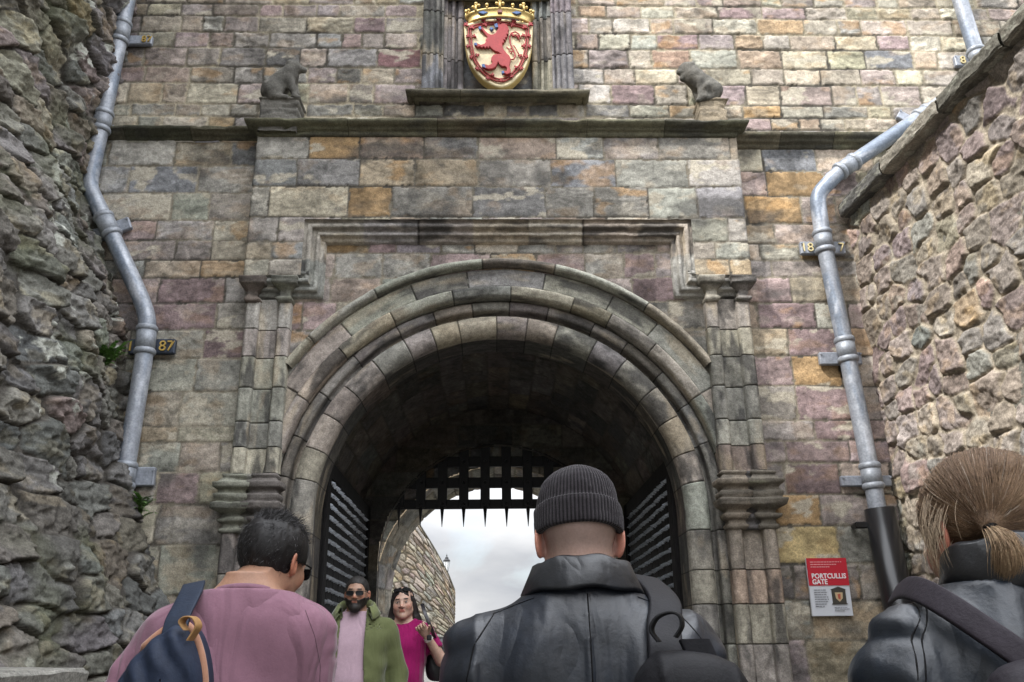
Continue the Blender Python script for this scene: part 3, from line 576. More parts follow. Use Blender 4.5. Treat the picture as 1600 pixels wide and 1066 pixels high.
masonry('vault', GATE, .40, 3.25, 0, tot, pos_arc(1.66, 2.75, .3), list(np.arange(-.1, tot+.3, .24)), (.35, .7), pal_v, 131, step=.02, relief=.02, rough=.012, jw=.008, mortf=.1, blot=0, mortar=MORT*.3)
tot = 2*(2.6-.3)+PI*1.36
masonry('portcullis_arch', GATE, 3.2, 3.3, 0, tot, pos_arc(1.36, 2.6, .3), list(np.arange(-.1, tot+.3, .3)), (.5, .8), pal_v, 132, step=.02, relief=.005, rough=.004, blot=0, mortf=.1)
def flatR(y, R, zc, st):
    def f(U, V, h):
        dz = np.where(V > zc, V-zc, 0); rr = np.hypot(U, dz); k = np.where((rr < R) & (rr > R-1.6*st), R/np.maximum(rr, 1e-6), 1.)
        return np.stack([U*k, y-h, np.where(V > zc, zc+dz*k, V)], -1)
    return f
ring = lambda R, zc: (lambda u, v: ~(((u**2+(v-zc)**2) < R**2) & (v > zc)) & ~((np.abs(u) < R) & (v <= zc)))
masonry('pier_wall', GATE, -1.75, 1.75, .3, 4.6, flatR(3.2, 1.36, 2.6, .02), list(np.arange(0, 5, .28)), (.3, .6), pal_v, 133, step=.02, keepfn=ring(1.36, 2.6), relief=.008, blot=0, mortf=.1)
def pal_b(x, z, r): return pal(r, [3, 3, .4, .3, .3, .8, .5, .1, 2, 2.5])*1.15
tot = 2*(2.33-.3)+PI*1.42
masonry('rear_arch', GATE, 3.5, 4.25, 0, tot, pos_arc(1.42, 2.33, .3, 1.31, 3.5, 4.25), list(np.arange(-.1, tot+.3, .27)), (.3, .5), pal_b, 134, step=.02, relief=.008, rough=.006)
masonry('rear_wall', GATE, -1.75, 1.75, .3, 4.9, flatR(3.5, 1.42, 2.33, .02), list(np.arange(0, 5, .24)), (.25, .5), pal_b, 135, step=.02, keepfn=ring(1.42, 2.33), relief=.01)
U, V = np.meshgrid(np.linspace(-4, 6, 120), np.linspace(.2, 9.7, 120)); k = ring(1.31, 2.33)((U[:-1, :-1]+U[1:, 1:])/2, (V[:-1, :-1]+V[1:, 1:])/2)
grid('light_block_wall', flatR(4.25, 1.31, 2.33, .085)(U, V, 0*U), TAN*np.ones(U.shape+(3,)), M_stone, GATE, k, True)  # unseen back face round the far arch, added only to block light

# studded door leaves folded back against the passage walls
for sgn in (-1, 1):
    D = empty('door', (sgn*1.5, .5, 0), 0); D.parent = GATE
    mb = MB(); y0, y1, z0, z1 = 0, 2.72, .5, 3.22
    for i in range(9): w = (y1-y0)/9; mb.box((sgn*.02, y0+w*(i+.5), (z0+z1)/2), (.06, w-.006, z1-z0), bev=.006)
    for yy in (.07, y1-.07): mb.box((-sgn*.02, yy, (z0+z1)/2), (.03, .14, z1-z0), bev=.005)
    mb.box((-sgn*.019, (y0+y1)/2, z1-.07), (.028, y1-y0-.28, .14), bev=.005)
    mb.build('leaf', M_dkwood, D)
    mb = MB(); r = random.Random(3+sgn)
    nr = 26
    for i in range(nr):
        z = z1-.17-i*.100
        pass
        yy = y0+.19
        while yy < y1-.17:
            rr = .0185*r.uniform(.8, 1.1); x = -sgn*.012; h = .036*r.uniform(.8, 1.15); zz = z+r.uniform(-.006, .006)
            V = [(x, yy-rr, zz-rr), (x, yy+rr, zz-rr), (x, yy+rr, zz+rr), (x, yy-rr, zz+rr), (x-sgn*h, yy, zz)]
            F = [(0, 1, 4), (1, 2, 4), (2, 3, 4), (3, 0, 4)]; F = F if sgn < 0 else [f[::-1] for f in F]; mb.add(V, F); yy += .072
    o = mb.build('studs', M_iron, D); tag(o, kind='stuff')
    mb = MB()
    for zz in (1.0, 2.7): mb = MB(); mb.box((sgn*.055, .9, zz), (.012, 1.5, .07), bev=.004); mb.build('hinge_strap', M_blackiron, D)

# ------------------------------------------------------------------ portcullis
YP = 3.37
PC = empty('portcullis', (0, YP, zat(757, 793, YP)), 0, 'black iron and timber portcullis grille hanging raised in the arch with pointed feet', 'portcullis')
zb = 0.; pit = .2525; x0 = float(at(657.4, 790, YP)[0]); xs_ = [x0+k*pit for k in range(-3, 9)]; xs_ = [x for x in xs_ if abs(x) < 1.62]
def vtop(x): return 5.2-PC.location.z
for x in xs_:
    mb = MB(); mb.box((x, 0, (zb+vtop(x))/2), (.112, .07, vtop(x)-zb), bev=.006)
    for q in range(7): mb.cyl((x, -.034, .045+q*.25), (x, -.058, .045+q*.25), .020, .012, 8)
    mb.build('upright_bar', M_blackiron, PC)
    mb = MB(); mb.lathe([(.022, 0), (.022, -.03), (.018, -.06), (.013, -.12), (.003, -.225)], (x, 0, .0), 8); mb.build('spike', M_blackiron, PC)
for q in range(7):
    mb = MB(); z = .042+q*.253; mb.box((-0.02, .028, z), (3.1, .05,   .11 if q == 0 else .125), bev=.006); mb.build('cross_bar', M_blackiron, PC)

# ------------------------------------------------------------------ rock face and rubble on the left
LW = empty('rock_wall', (-3.2, -2, 0), 0, 'dark craggy wall of bedrock and rubble rising on the left of the gate', 'rock wall'); LW.location = (0, 0, 0)
cz_ = np.array([-1, 1.0, 1.74, 2.2, 2.8, 3.5, 4.31, 5.22, 6.21, 7.66, 13]); cx_ = np.array([-2.35, -2.45, -2.60, -2.74, -3.02, -3.10, -3.22, -3.56, -3.66, -3.52, -3.45])
def pos_rock(U, V, h): return np.stack([np.interp(V, cz_, cx_)+h-.04*0-.02*U, .12-U, V], -1)
def pal_rock(u, z, r): return pal_rock0(u, z, r)*np.array((.74, .76, .78))
def pal_rock0(u, z, r):
    if z > 5.0+.8*math.sin(u*2): return pal(r, [2.5, 3, 1.8, .5, .8, .6, 1, .8, 3.0, 1.2])*.85
    if z > 3.6: return pal(r, [1.2, 4, .4, .1, .3, 1.2, 2.5, .2, 1.8, 1.6])*.8
    return pal(r, [.3, 4, .2, 0, .0, 2, 4, .1, .8, 1.2])*.68
rubble('rock_face', LW, -.2, 3.9, .2, 8.6, pos_rock, .40, .215, pal_rock, 201, step=.0125, relief=.024, tilt=.13, rough=.046, base=.20, flip=True, lichen=.85, ew=1.4, terr=.014, jw=.012, mortar=np.array((.055, .05, .043)), moss=.45, p=2.6)
rubble('rock_face', LW, 3.88, 14, .0, 11.2, pos_rock, .5, .3, pal_rock, 202, step=.07, relief=.05, tilt=.3, rough=.03, base=.2, flip=True)
rubble('rock_face', LW, -2, 3.9, 8.58, 11.2, pos_rock, .5, .3, pal_rock, 203, step=.07, relief=.05, tilt=.3, rough=.03, base=.2, flip=True)
# low parapet in front of the rock
LG = empty('parapet', (-2.6, -3.8, 0), 0, 'low grey stone ledge with flat coping at the foot of the rock wall', 'parapet'); LG.location = (0, 0, 0)
z1 = zat(180, 1043, -2.6)
mb = MB(); mb.box((-2.65, -4.0, z1/2-.05), (1.0, 2.6, z1-.1), bev=.01, col=(.16, .155, .14)); mb.build('ledge_wall', M_rub, LG, usecol=True)
U, V = np.meshgrid(np.linspace(0, 2.9, 200), np.linspace(0, 1.5, 110)); V2 = V
prof = [(-1.99, z1-.12), (-1.97, z1-.02), (-2.0, z1), (-3.25, z1+.02)]
qs = np.linspace(0, 3, 110); X = np.interp(qs, range(4), [p[0] for p in prof]); Z = np.interp(qs, range(4), [p[1] for p in prof])
P = np.stack([np.broadcast_to(X[:, None], U.shape), -2.55-U, Z[:, None]+.012*fbm2(U*5, V*5, 3, 4)], -1)
C = np.array((.21, .205, .185))*(1+.35*fbm2(U*4, V*4, 8, 5))[..., None]
grid('ledge_coping', P, C, M_rub, LG, None, True)

# ------------------------------------------------------------------ rubble wall with sloping coping on the right
RW = empty('rubble_wall', (3.4, -2, 0), 0, 'sunlit rubble wall of pinkish stones with a sloping coping on the right', 'wall'); RW.location = (0, 0, 0)
def ztop(y): return 5.262+.066*y
def pos_rw(U, V, h):
    y = .12-U; zt = ztop(y); z = .1+(zt-.1)*V/5.2
    return np.stack([3.16+.012*(5.2-V)-h, y, z], -1)
def pal_rw(u, z, r):
    k = .95 if z > 3.4 else .95
    if z > 3.2: return pal(r, [1.6, 2.0, 3.0, .05, .3, .0, .2, 4.5, 2.6, .8])*k
    return pal(r, [3, 2, 1.4, .1, .8, .0, .1, 2.8, 1.8, 1.6])
rubble('wall_face', RW, 0, 4.2, .3, 5.2, pos_rw, .29, .205, pal_rw, 211, step=.0105, relief=.012, tilt=.07, rough=.020, base=.03, ew=1.4, terr=.003, jw=.014, mortar=np.array((.33, .285, .22)), lichen=.25, p=4)
rubble('wall_face', RW, 4.18, 14, .3, 5.2, pos_rw, .34, .24, pal_rw, 212, step=.06, relief=.03)
mb = MB(); mb.box((3.45, -6.8, 2.55), (.5, 14, 4.6), col=(.2, .19, .16)); o = mb.build('wall_core', M_rub, RW, usecol=True)
y = -.06; r = random.Random(4); k = 0
while y > -9:
    Ls = r.uniform(.75, 1.2); n = int(Ls/.02)+2; Ul = np.linspace(0, Ls-.012, n); e = np.minimum(Ul, Ls-.012-Ul)
    pr = [(3.75, -.005), (3.10, -.005), (3.065, .0), (3.055, .015), (3.05, .095), (3.06, .112), (3.09, .122), (3.75, .16)]
    qs = np.concatenate([np.linspace(0, 1, 12), np.linspace(1, 6, 40)[1:], np.linspace(6, 7, 16)[1:]]); X = np.interp(qs, range(8), [p[0] for p in pr]); Z = np.interp(qs, range(8), [p[1] for p in pr])
    Ug, Q = np.meshgrid(Ul, qs, indexing='ij'); yy = y-Ug; sh = (1-sst(e, 0, .02))[:, None]*.012
    n1 = fbm2(yy*5+k, Q*1.2, 77, 4)*.010+fbm2(yy*22, Q*4, 78, 3)*.008
    P = np.stack([X[None]+sh-n1+r.uniform(-.008, .008), yy, ztop(yy)+Z[None]+n1*.7], -1)
    C = pal(np.random.default_rng(k), [2, 4, 0, 0, .5, 1, .5, 0, 3, .8])*.62*(1+.4*fbm2(yy*9, Q*3, 79, 4))[..., None]
    l = sst(fbm2(yy*8, Q*3, 80, 4), .25, .4)[..., None]*.6; C = C*(1-l)+np.array((.36, .36, .30))*l
    grid('coping_stone', P, C, M_rub, RW, None, True); y -= Ls; k += 1

# ------------------------------------------------------------------ wall, lamp beyond the gate
FW = empty('curved_wall', (-2.2, 15, gz(15)), 0, 'curved rubble wall seen through the passage with a top sloping down to the right', 'wall'); FW.location = (0, 0, 0)
YF = 15.
cp = np.array([[-5.5, 10.0], [-4.4, 12.0], [-3.2, 13.7], [-2.2, 14.6], [-1.5, 15.0], [-1.13, 15.15], [-.96, 15.3]])
def topz(x): return np.interp(x, [-5.5, -3.2, float(at(650, 812, 14.9)[0]), float(at(680, 860, 15)[0]), float(at(700, 897, 15.1)[0]), float(at(711, 925, 15.2)[0]), -.9], [6.6, 6.0, zat(650, 812, 14.9), zat(680, 860, 15), zat(700, 897, 15.1), zat(711, 925, 15.2), zat(712, 960, 15.2)])
cs = np.concatenate([[0], np.cumsum(np.hypot(*np.diff(cp, axis=0).T))])
def pos_fw(U, V, h):
    x = np.interp(U, cs, cp[:, 0]); y = np.interp(U, cs, cp[:, 1]); zt = topz(x); z = gz(15.)-.1+(zt-gz(15.)+.1)*V/4.; return np.stack([x+h*.25, y-h, z], -1)
def pal_f(u, z, r): return pal(r, [4.5, 2, .4, .6, 2.2, .1, .2, .6, 1, 2.4])*1.0
rubble('wall_face', FW, 0, cs[-1], 0, 4., pos_fw, .25, .155, pal_f, 221, step=.015, relief=.022, tilt=.1, rough=.02, jw=.014, mortar=np.array((.13, .11, .08)), p=4, jd=.6)
mb = MB(); xs2 = np.linspace(-5.4, -.98, 60); us = np.interp(xs2, cp[:, 0], cp[:, 1])
for i in range(59):
    a, b = xs2[i], xs2[i+1]; za, zb2 = float(topz(a)), float(topz(b)); ya, yb = us[i], us[i+1]
    V = [(a, ya-.05, za), (b, yb-.05, zb2), (b, yb+.5, zb2), (a, ya+.5, za), (a, ya-.05, za+.05), (b, yb-.05, zb2+.05), (b, yb+.5, zb2+.05), (a, ya+.5, za+.05)]
    mb.add(V, [(3, 2, 1, 0), (4, 5, 6, 7), (0, 1, 5, 4), (1, 2, 6, 5), (2, 3, 7, 6), (3, 0, 4, 7)], (.09, .085, .07))
    V = [(a, ya+.45, za), (b, yb+.45, zb2), (b, yb+.45, 1.0), (a, ya+.45, 1.0)]; mb.add(V, [(0, 1, 2, 3)], (.2, .17, .13))
mb.build('wall_coping', M_rub, FW, usecol=True)
YL = 24.; lp = at(698, 877, YL)
LM = empty('street_lamp', (float(lp[0]), YL, float(gz(YL))), 0, 'black lantern street lamp on a post peeping over the curved wall', 'street lamp'); zz = float(lp[2]-gz(YL))
mb = MB(); mb.lathe([(.12, 0), (.12, .25), (.07, .32), (.05, .9), (.035, zz-.55), (.05, zz-.5), (.035, zz-.35)], n=14); mb.build('post', M_blackiron, LM)
_z = zz; mb = MB(); mb.lathe([(.055, zz-.32), (.105, zz-.02)], n=6); mb.build('glass', M_glow, LM)
mb = MB(); mb.lathe([(.05, zz-.36), (.065, zz-.32), (.05, zz-.31)], n=6)
for a in range(6): t = a*PI/3; mb.cyl((.055*math.cos(t), .055*math.sin(t), zz-.32), (.11*math.cos(t), .11*math.sin(t), zz), .006, n=5)
mb.lathe([(q*.62, zz+h*.62) for q, h in [(.19, -.01), (.20, .03), (.13, .12), (.10, .14), (.10, .19), (.04, .24), (.025, .28), (.04, .31), (.015, .35), (.004, .42)]], n=12); mb.build('cap', M_blackiron, LM)
#%%PART3
# ------------------------------------------------------------------ signed-distance modelling (one continuous skin per body or garment)
class G:
    """non-uniform grid of sample points"""
    def __init__(s, xs, ys, zs):
        s.xs, s.ys, s.zs = [np.asarray(a, np.float32) for a in (xs, ys, zs)]
        s.X, s.Y, s.Z = np.meshgrid(s.xs, s.ys, s.zs, indexing='ij')
def axis(lo, hi, coarse, fine=None, flo=None, fhi=None):
    if fine is None: return np.arange(lo, hi+coarse, coarse)
    a = list(np.arange(lo, flo, coarse))+list(np.arange(flo, fhi, fine))+list(np.arange(fhi, hi+coarse, coarse)); return np.array(sorted(set(np.round(a, 5))))
def xf(g, c, R):
    """coordinates in a turned frame at c"""
    x, y, z = g.X-c[0], g.Y-c[1], g.Z-c[2]; o = G.__new__(G)
    o.X = R[0][0]*x+R[1][0]*y+R[2][0]*z; o.Y = R[0][1]*x+R[1][1]*y+R[2][1]*z; o.Z = R[0][2]*x+R[1][2]*y+R[2][2]*z; return o
def cap(g, a, b, ra, rb=None, sq=(1, 1, 1)):
    rb = ra if rb is None else rb; a = np.asarray(a, float); b = np.asarray(b, float); d = b-a
    x, y, z = g.X-a[0], g.Y-a[1], g.Z-a[2]; t = np.clip((x*d[0]+y*d[1]+z*d[2])/max(d@d, 1e-9), 0, 1)
    return np.sqrt(((x-t*d[0])/sq[0])**2+((y-t*d[1])/sq[1])**2+((z-t*d[2])/sq[2])**2)*min(sq)-(ra+(rb-ra)*t)*min(sq)
def ell(g, c, r, R=None):
    if R is not None: q = xf(g, c, R); x, y, z = q.X, q.Y, q.Z
    else: x, y, z = g.X-c[0], g.Y-c[1], g.Z-c[2]
    k0 = np.sqrt((x/r[0])**2+(y/r[1])**2+(z/r[2])**2); k1 = np.sqrt((x/r[0]**2)**2+(y/r[1]**2)**2+(z/r[2]**2)**2)+1e-6
    return k0*(k0-1)/k1
def smin(a, b, k=.03):
    h = np.clip(.5+.5*(b-a)/k, 0, 1); return b+(a-b)*h-k*h*(1-h)
def smax(a, b, k=.01): return -smin(-a, -b, k)
def nets(g, F):
    """surface nets on the grid -> vertices, quads"""
    s = F < 0; nx, ny, nz = F.shape; F = F.astype(np.float32)
    cnt = np.zeros((nx-1, ny-1, nz-1), np.int8)
    for i in (0, 1):
        for j in (0, 1):
            for k in (0, 1): cnt += s[i:nx-1+i, j:ny-1+j, k:nz-1+k]
    act = (cnt > 0) & (cnt < 8); I, J, K = np.nonzero(act); n = len(I); idx = -np.ones(act.shape, np.int64); idx[I, J, K] = np.arange(n)
    acc = np.zeros((n, 3)); num = np.zeros(n); A = (g.xs, g.ys, g.zs)
    for ax in range(3):
        for p in (0, 1):
            for q in (0, 1):
                o = [0, 0, 0]; oth = [a for a in range(3) if a != ax]; o[oth[0]] = p; o[oth[1]] = q
                i0, j0, k0 = I+o[0], J+o[1], K+o[2]; i1, j1, k1 = i0+(ax == 0), j0+(ax == 1), k0+(ax == 2)
                f0 = F[i0, j0, k0]; f1 = F[i1, j1, k1]; m = (f0 < 0) != (f1 < 0); t = np.where(m, f0/np.where(m, f0-f1, 1), 0)
                P0 = np.stack([A[0][i0], A[1][j0], A[2][k0]], -1); P1 = np.stack([A[0][i1], A[1][j1], A[2][k1]], -1)
                acc += np.where(m[:, None], P0+(P1-P0)*t[:, None], 0); num += m
    V = acc/num[:, None]; Q = []
    for ax in range(3):
        sl0 = [slice(None)]*3; sl1 = [slice(None)]*3; sl0[ax] = slice(0, -1); sl1[ax] = slice(1, None); a = s[tuple(sl0)]; b = s[tuple(sl1)]
        e = np.argwhere(a != b); u, v = [k for k in range(3) if k != ax]
        ok = (e[:, u] > 0) & (e[:, v] > 0) & (e[:, u] < F.shape[u]-1) & (e[:, v] < F.shape[v]-1); e = e[ok]
        if not len(e): continue
        ins = a[tuple(e.T)]
        def cell(du, dv): c = e.copy(); c[:, u] -= du; c[:, v] -= dv; return idx[c[:, 0], c[:, 1], c[:, 2]]
        q = np.stack([cell(1, 1), cell(0, 1), cell(0, 0), cell(1, 0)], -1)
        fl = ins if ax != 1 else ~ins; q = np.where(fl[:, None], q, q[:, ::-1]); Q.append(q)
    return V, np.concatenate(Q)
def rotm(yaw=0, pitch=0, roll=0):
    return np.array(Matrix.Rotation(yaw, 3, 'Z')@Matrix.Rotation(pitch, 3, 'X')@Matrix.Rotation(roll, 3, 'Y'))

# ------------------------------------------------------------------ cast-lead rainwater pipes
LEADC = np.array((.27, .29, .325))
def pipe(name, label, pix, y, r, collars, plates, seed, radbend=.10):
    o = empty(name, tuple(at(*pix[-1], y)), 0, label, 'drainpipe'); loc = np.array(o.location)
    P0 = [at(a, b, y)-loc for a, b in pix]; path = [P0[0]]
    for i in range(1, len(P0)-1):
        a, b, c = P0[i-1], P0[i], P0[i+1]; u = (a-b)/np.linalg.norm(a-b); v = (c-b)/np.linalg.norm(c-b); dd = min(radbend, .45*np.linalg.norm(a-b), .45*np.linalg.norm(c-b))
        for t in np.linspace(0, 1, 7): path.append((1-t)**2*(b+u*dd)+2*t*(1-t)*b+t*t*(b+v*dd))
    path.append(P0[-1]); path = np.array(path); s = np.concatenate([[0], np.cumsum(np.linalg.norm(np.diff(path, axis=0), axis=1))])
    ss = np.linspace(0, s[-1], int(s[-1]/.02)); pp = np.stack([np.interp(ss, s, path[:, k]) for k in range(3)], -1)
    T = np.gradient(pp, axis=0); T /= np.linalg.norm(T, axis=1)[:, None]; Yv = np.array([0, 1., 0]); Uv = np.cross(T, Yv); Uv /= np.linalg.norm(Uv, axis=1)[:, None]
    A = np.linspace(0, 2*PI, 28, endpoint=False); rr = r*(1+.03*fbm2(ss[:, None]*4+0*A, A*.7+0*ss[:, None], seed, 3))
    P = pp[:, None]+rr[..., None]*(np.cos(A)[None, :, None]*Uv[:, None]+np.sin(A)[None, :, None]*Yv)
    w = sst(fbm2(ss[:, None]*2.2+0*A, np.cos(A)*1.2+0*ss[:, None], seed+1, 5), -.05, .3)[..., None]; C = LEADC*(1-.6*w)+np.array((.10, .14, .20))*.6*w
    w = sst(fbm2(ss[:, None]*6+0*A, np.cos(A)*2+0*ss[:, None], seed+2, 4), .1, .4)[..., None]*.6; C = C*(1-w)+np.array((.46, .48, .52))*w
    grid('pipe', P, C, M_lead, o, None, True, True)
    for (cx_, cy_, ln) in collars:
        c = at(cx_, cy_, y)-loc; k = int(np.argmin(np.linalg.norm(pp-c, axis=1))); c = pp[k]; t = T[k]
        mb = MB(); cc = (.25, .27, .30)
        mb.cyl(c-t*ln/2, c+t*ln/2, r*1.13, n=28, col=cc)
        for q in (-1, 1):
            e = c+t*q*ln/2; mb.tube([e-t*.026, e-t*.016, e, e+t*.016, e+t*.026], [r*1.12, r*1.22, r*1.28, r*1.22, r*1.10], 28, cc)
        mb.build('collar', M_lead, o, usecol=True, smooth=True)
    for (cx_, cy_, w0, w1, h, ang, txt, tcol, dark) in plates:
        c = at(cx_, cy_, y)-loc; c[1] = -.045-loc[1]
        pl = MB(); ca, sa = math.cos(ang), math.sin(ang); R = np.array([[ca, 0, -sa], [0, 1, 0], [sa, 0, ca]])
        off = R@np.array([(w1-w0)/2, 0, 0]); pc = (.035, .045, .065) if dark else (.27, .29, .33)
        pl.box(c+off, (w0+w1, .05, h), R=R, bev=.008, col=pc)
        for q in (-1, 1):
            pl.cyl(c+R@np.array([q*(w0+w1)/2*.93+off[0]*0+(w1-w0)/2, -.03, h*.32]), c+R@np.array([q*(w0+w1)/2*.93+(w1-w0)/2, -.04, h*.32]), .009, n=8, col=pc)
        po = pl.build('bracket_plate', M_lead, o, usecol=True)
        for (s_, dx) in txt:
            tt = text('numerals', s_, h*.98, .012, M_num[tcol], po); tt.matrix_local = Matrix.Translation(Vector(c+R@np.array([dx, -.034, -h*.34])))@Matrix(R).to_4x4()@Matrix.Rotation(PI/2, 4, 'X')
    return o
def text(name, s, size, ext, m, parent, off=0.0, align='CENTER', bold=0.0):
    cu = bpy.data.curves.new(name, 'FONT'); cu.body = s; cu.size = size; cu.extrude = ext/2; cu.align_x = align; cu.offset = bold; cu.resolution_u = 3
    ob = bpy.data.objects.new('tmp', cu); COL.objects.link(ob); bpy.context.view_layer.update()
    me = bpy.data.meshes.new_from_object(ob.evaluated_get(bpy.context.evaluated_depsgraph_get())); bpy.data.objects.remove(ob)
    me.materials.clear(); o = link(name, me, m, parent, False); return o
M_num = {'gold': mat('numeral_gold', (.50, .34, .09), rough=.45, metal=.4), 'cream': mat('numeral_cream', (.62, .52, .28), rough=.6), 'grey': mat('numeral_grey', (.22, .23, .25), rough=.6)}
D2 = math.radians
pipe('drainpipe', 'long grey drainpipe zigzagging down the left side beside the dark rock', [(212, -60), (160, 190), (138, 290), (168, 352), (222, 470), (231, 500), (225, 560), (194, 750), (190, 800)], -.13, .070,
     [(205, 52, .20), (160, 192, .17), (169, 352, .19), (228, 532, .20), (197, 742, .16)],
     [(205, 55, .13, .17, .10, 0, [('18', -.095), ('87', .125)], 'gold', 0), (160, 195, .13, .08, .06, 0, [], 'gold', 0), (170, 352, .16, .16, .12, D2(24), [], 'gold', 0), (229, 537, .17, .21, .13, 0, [('18', -.12), ('87', .145)], 'gold', 1), (198, 742, .05, .19, .15, 0, [], 'gold', 0)], 301)
pipe('drainpipe', 'pale grey drainpipe running down beside the sunlit rubble wall on the right', [(1478, -70), (1534, 110), (1500, 140), (1445, 178), (1312, 268), (1276, 305), (1287, 380), (1322, 545), (1362, 745), (1372, 800)], -.13, .069,
     [(1530, 88, .12), (1441, 180, .10), (1322, 261, .17), (1290, 378, .17), (1320, 548, .17), (1361, 746, .16)],
     [(1525, 88, .17, .0, .12, 0, [('8', -.10)], 'cream', 0), (1430, 182, .14, .0, .09, D2(-33), [], 'grey', 0), (1322, 258, .17, .08, .10, D2(33+0), [], 'cream', 0), (1290, 382, .20, .20, .12, 0, [('18', -.145), ('7', .16)], 'cream', 0), (1322, 556, .20, .16, .11, 0, [], 'cream', 0), (1362, 749, .22, .19, .085, 0, [], 'cream', 0)], 302)
a = at(1374, 795, -.14); b = at(1412, 985, -.14); e = a+(b-a)*2.6
o = empty('pipe_sleeve', tuple(e), 0, 'thick black plastic sleeve round the foot of the right drainpipe', 'pipe sleeve'); mb = MB()
la, lb = a-e, (e-e); dirv = (lb-la)/np.linalg.norm(lb-la); mb.cyl(la, lb, .115, n=40); mb.build('sleeve', M_plastic, o, smooth=False)
for p in o.children[0].data.polygons: p.use_smooth = len(p.vertices) == 4
mb = MB(); c = at(1345, 821, -.1)-e; mb.box(c, (.10, .05, .05), bev=.008); mb.cyl(c+np.array([-.03, -.03, 0]), c+np.array([-.03, .08, 0]), .018, n=10); mb.build('clip', M_plastic, o)

# ------------------------------------------------------------------ visitor sign
c = [at(1257, 873, -.035), at(1318, 872, -.035), at(1334, 962, -.035), at(1269, 964, -.035)]
x0, x1 = float(c[0][0]+c[3][0])/2, float(c[1][0]+c[2][0])/2; z1, z0 = float(c[0][2]+c[1][2])/2, float(c[2][2]+c[3][2])/2; w, h = x1-x0, z1-z0
o = empty('sign', (x0, -.055, z0), 0, 'red and white visitor sign reading PORTCULLIS GATE on the wall', 'sign')
RED = (.50, .018, .035); WHT = (.62, .64, .68)
mb = MB(); mb.box((w/2, .012, h/2), (w, .024, h), bev=.003, col=WHT); mb.build('panel', M_sign, o, usecol=True)
mb = MB(); mb.box((w/2, -.0025, h*.76), (w-.002, .003, h*.48-.001), col=RED); mb.build('red_band', M_sign, o, usecol=True)
M_white = mat('print_white', (.8, .8, .8), rough=.5); M_grey = mat('print_grey', (.12, .12, .14), rough=.5); M_pink = mat('print_pink', (.72, .35, .36), rough=.5)
for s_, zz in (('PORTCULLIS', .645), ('GATE', .545)):
    t = text('heading', s_, .052, .002, M_white, o, align='LEFT', bold=.0012); t.location = (w*.085, -.0055, h*zz); t.rotation_euler = (PI/2, 0, 0)
    t.scale = (w*.80/.275 if s_ == 'PORTCULLIS' else w*.80/.275, 1, 1)
r = random.Random(2)
def lines(name, x, z, wmax, n, dz, hh, m):
    mb = MB()
    for i in range(n):
        xx = x; lim = x+wmax*(r.uniform(.75, 1) if i < n-1 else .6)
        while xx < lim: l = r.uniform(.008, .026); mb.box((xx+l/2, -.005, z-i*dz), (min(l, lim-xx+.004), .002, hh)); xx += l+.004
    mb.build(name, m, o)
lines('small_print', w*.09, h*.93, w*.76, 3, h*.043, .006, M_pink); lines('small_print', w*.10, h*.445, w*.33, 8, h*.040, .004, M_grey); lines('small_print', w*.56, h*.145, w*.36, 3, h*.028, .003, M_grey)
mb = MB(); X0 = w*.70
mb.box((X0, -.006, h*.325), (w*.34, .002, h*.25), col=(.06, .055, .045)); mb.prism([(X0-w*.20, h*.45), (X0+w*.20, h*.45), (X0, h*.50)], -.007, -.004, (.05, .045, .04)); mb.box((X0, -.0065, h*.205), (w*.38, .003, h*.015), col=(.05, .045, .04)); mb.build('niche_picture', M_sign, o, usecol=True)
mb = MB(); mb.prism([(X0-.030, h*.40), (X0+.030, h*.40), (X0+.026, h*.30), (X0, h*.24), (X0-.026, h*.30)], -.009, -.005, (.55, .42, .25)); mb.prism([(X0-.012, h*.37), (X0+.012, h*.38), (X0+.008, h*.28), (X0-.008, h*.29)], -.0105, -.008, (.45, .10, .06)); mb.build('shield_picture', M_sign, o, usecol=True)

# ------------------------------------------------------------------ coat of arms
YS = -.10; REDP = (.30, .028, .030); IV = (.66, .56, .36)
def sp(x, y): p = at(720+x/9.267, 25+y/9.267, YS); return (float(p[0]), float(p[2]))
out_ = [(45, 140), (100, 108), (200, 78), (300, 58), (420, 45), (540, 40), (660, 45), (780, 60), (880, 78), (980, 102), (1045, 140), (1043, 220), (1040, 300), (1035, 390), (1025, 480), (1010, 550), (990, 620), (960, 700), (920, 780), (865, 855), (800, 920), (745, 970), (690, 1008), (630, 1030), (575, 1036), (510, 1025), (450, 1000), (385, 965), (320, 920), (255, 860), (200, 790), (150, 705), (110, 620), (82, 510), (65, 400), (52, 270)]
cx0, cz0 = sp(545, 470)
CA = empty('coat_of_arms', (cx0, YS, cz0), 0, 'painted shield with a red rampant lion under a gilded crown in the niche', 'coat of arms')
def loc2(p): return (p[0]-cx0, p[1]-cz0)
poly = np.array([loc2(sp(*p)) for p in out_])
rings = [(1.0, .10), (1.0, .02), (.985, .0), (.93, .0), (.915, .008), (.6, -.004), (.3, -.010), (.02, -.012)]
P = np.array([[(x*k, y, z*k) for x, z in poly] for k, y in rings]); C = np.ones(P.shape)*np.array(IV); C[:4] = np.array((.60, .44, .17)); C[2:4] = (.68, .58, .36)
grid('field', P, C, M_col, CA, None, False, True)
yf = -.012
def lerpout(k): return [tuple(np.array(p)*k) for p in poly]
for k in (.865, .80):
    mb = MB(); q = lerpout(k); q.append(q[0]); q.append(q[1]); mb.tube([(x, yf+.006, z) for x, z in q], .0075, 6, REDP); mb.build('tressure', M_col, CA, usecol=True, smooth=True)
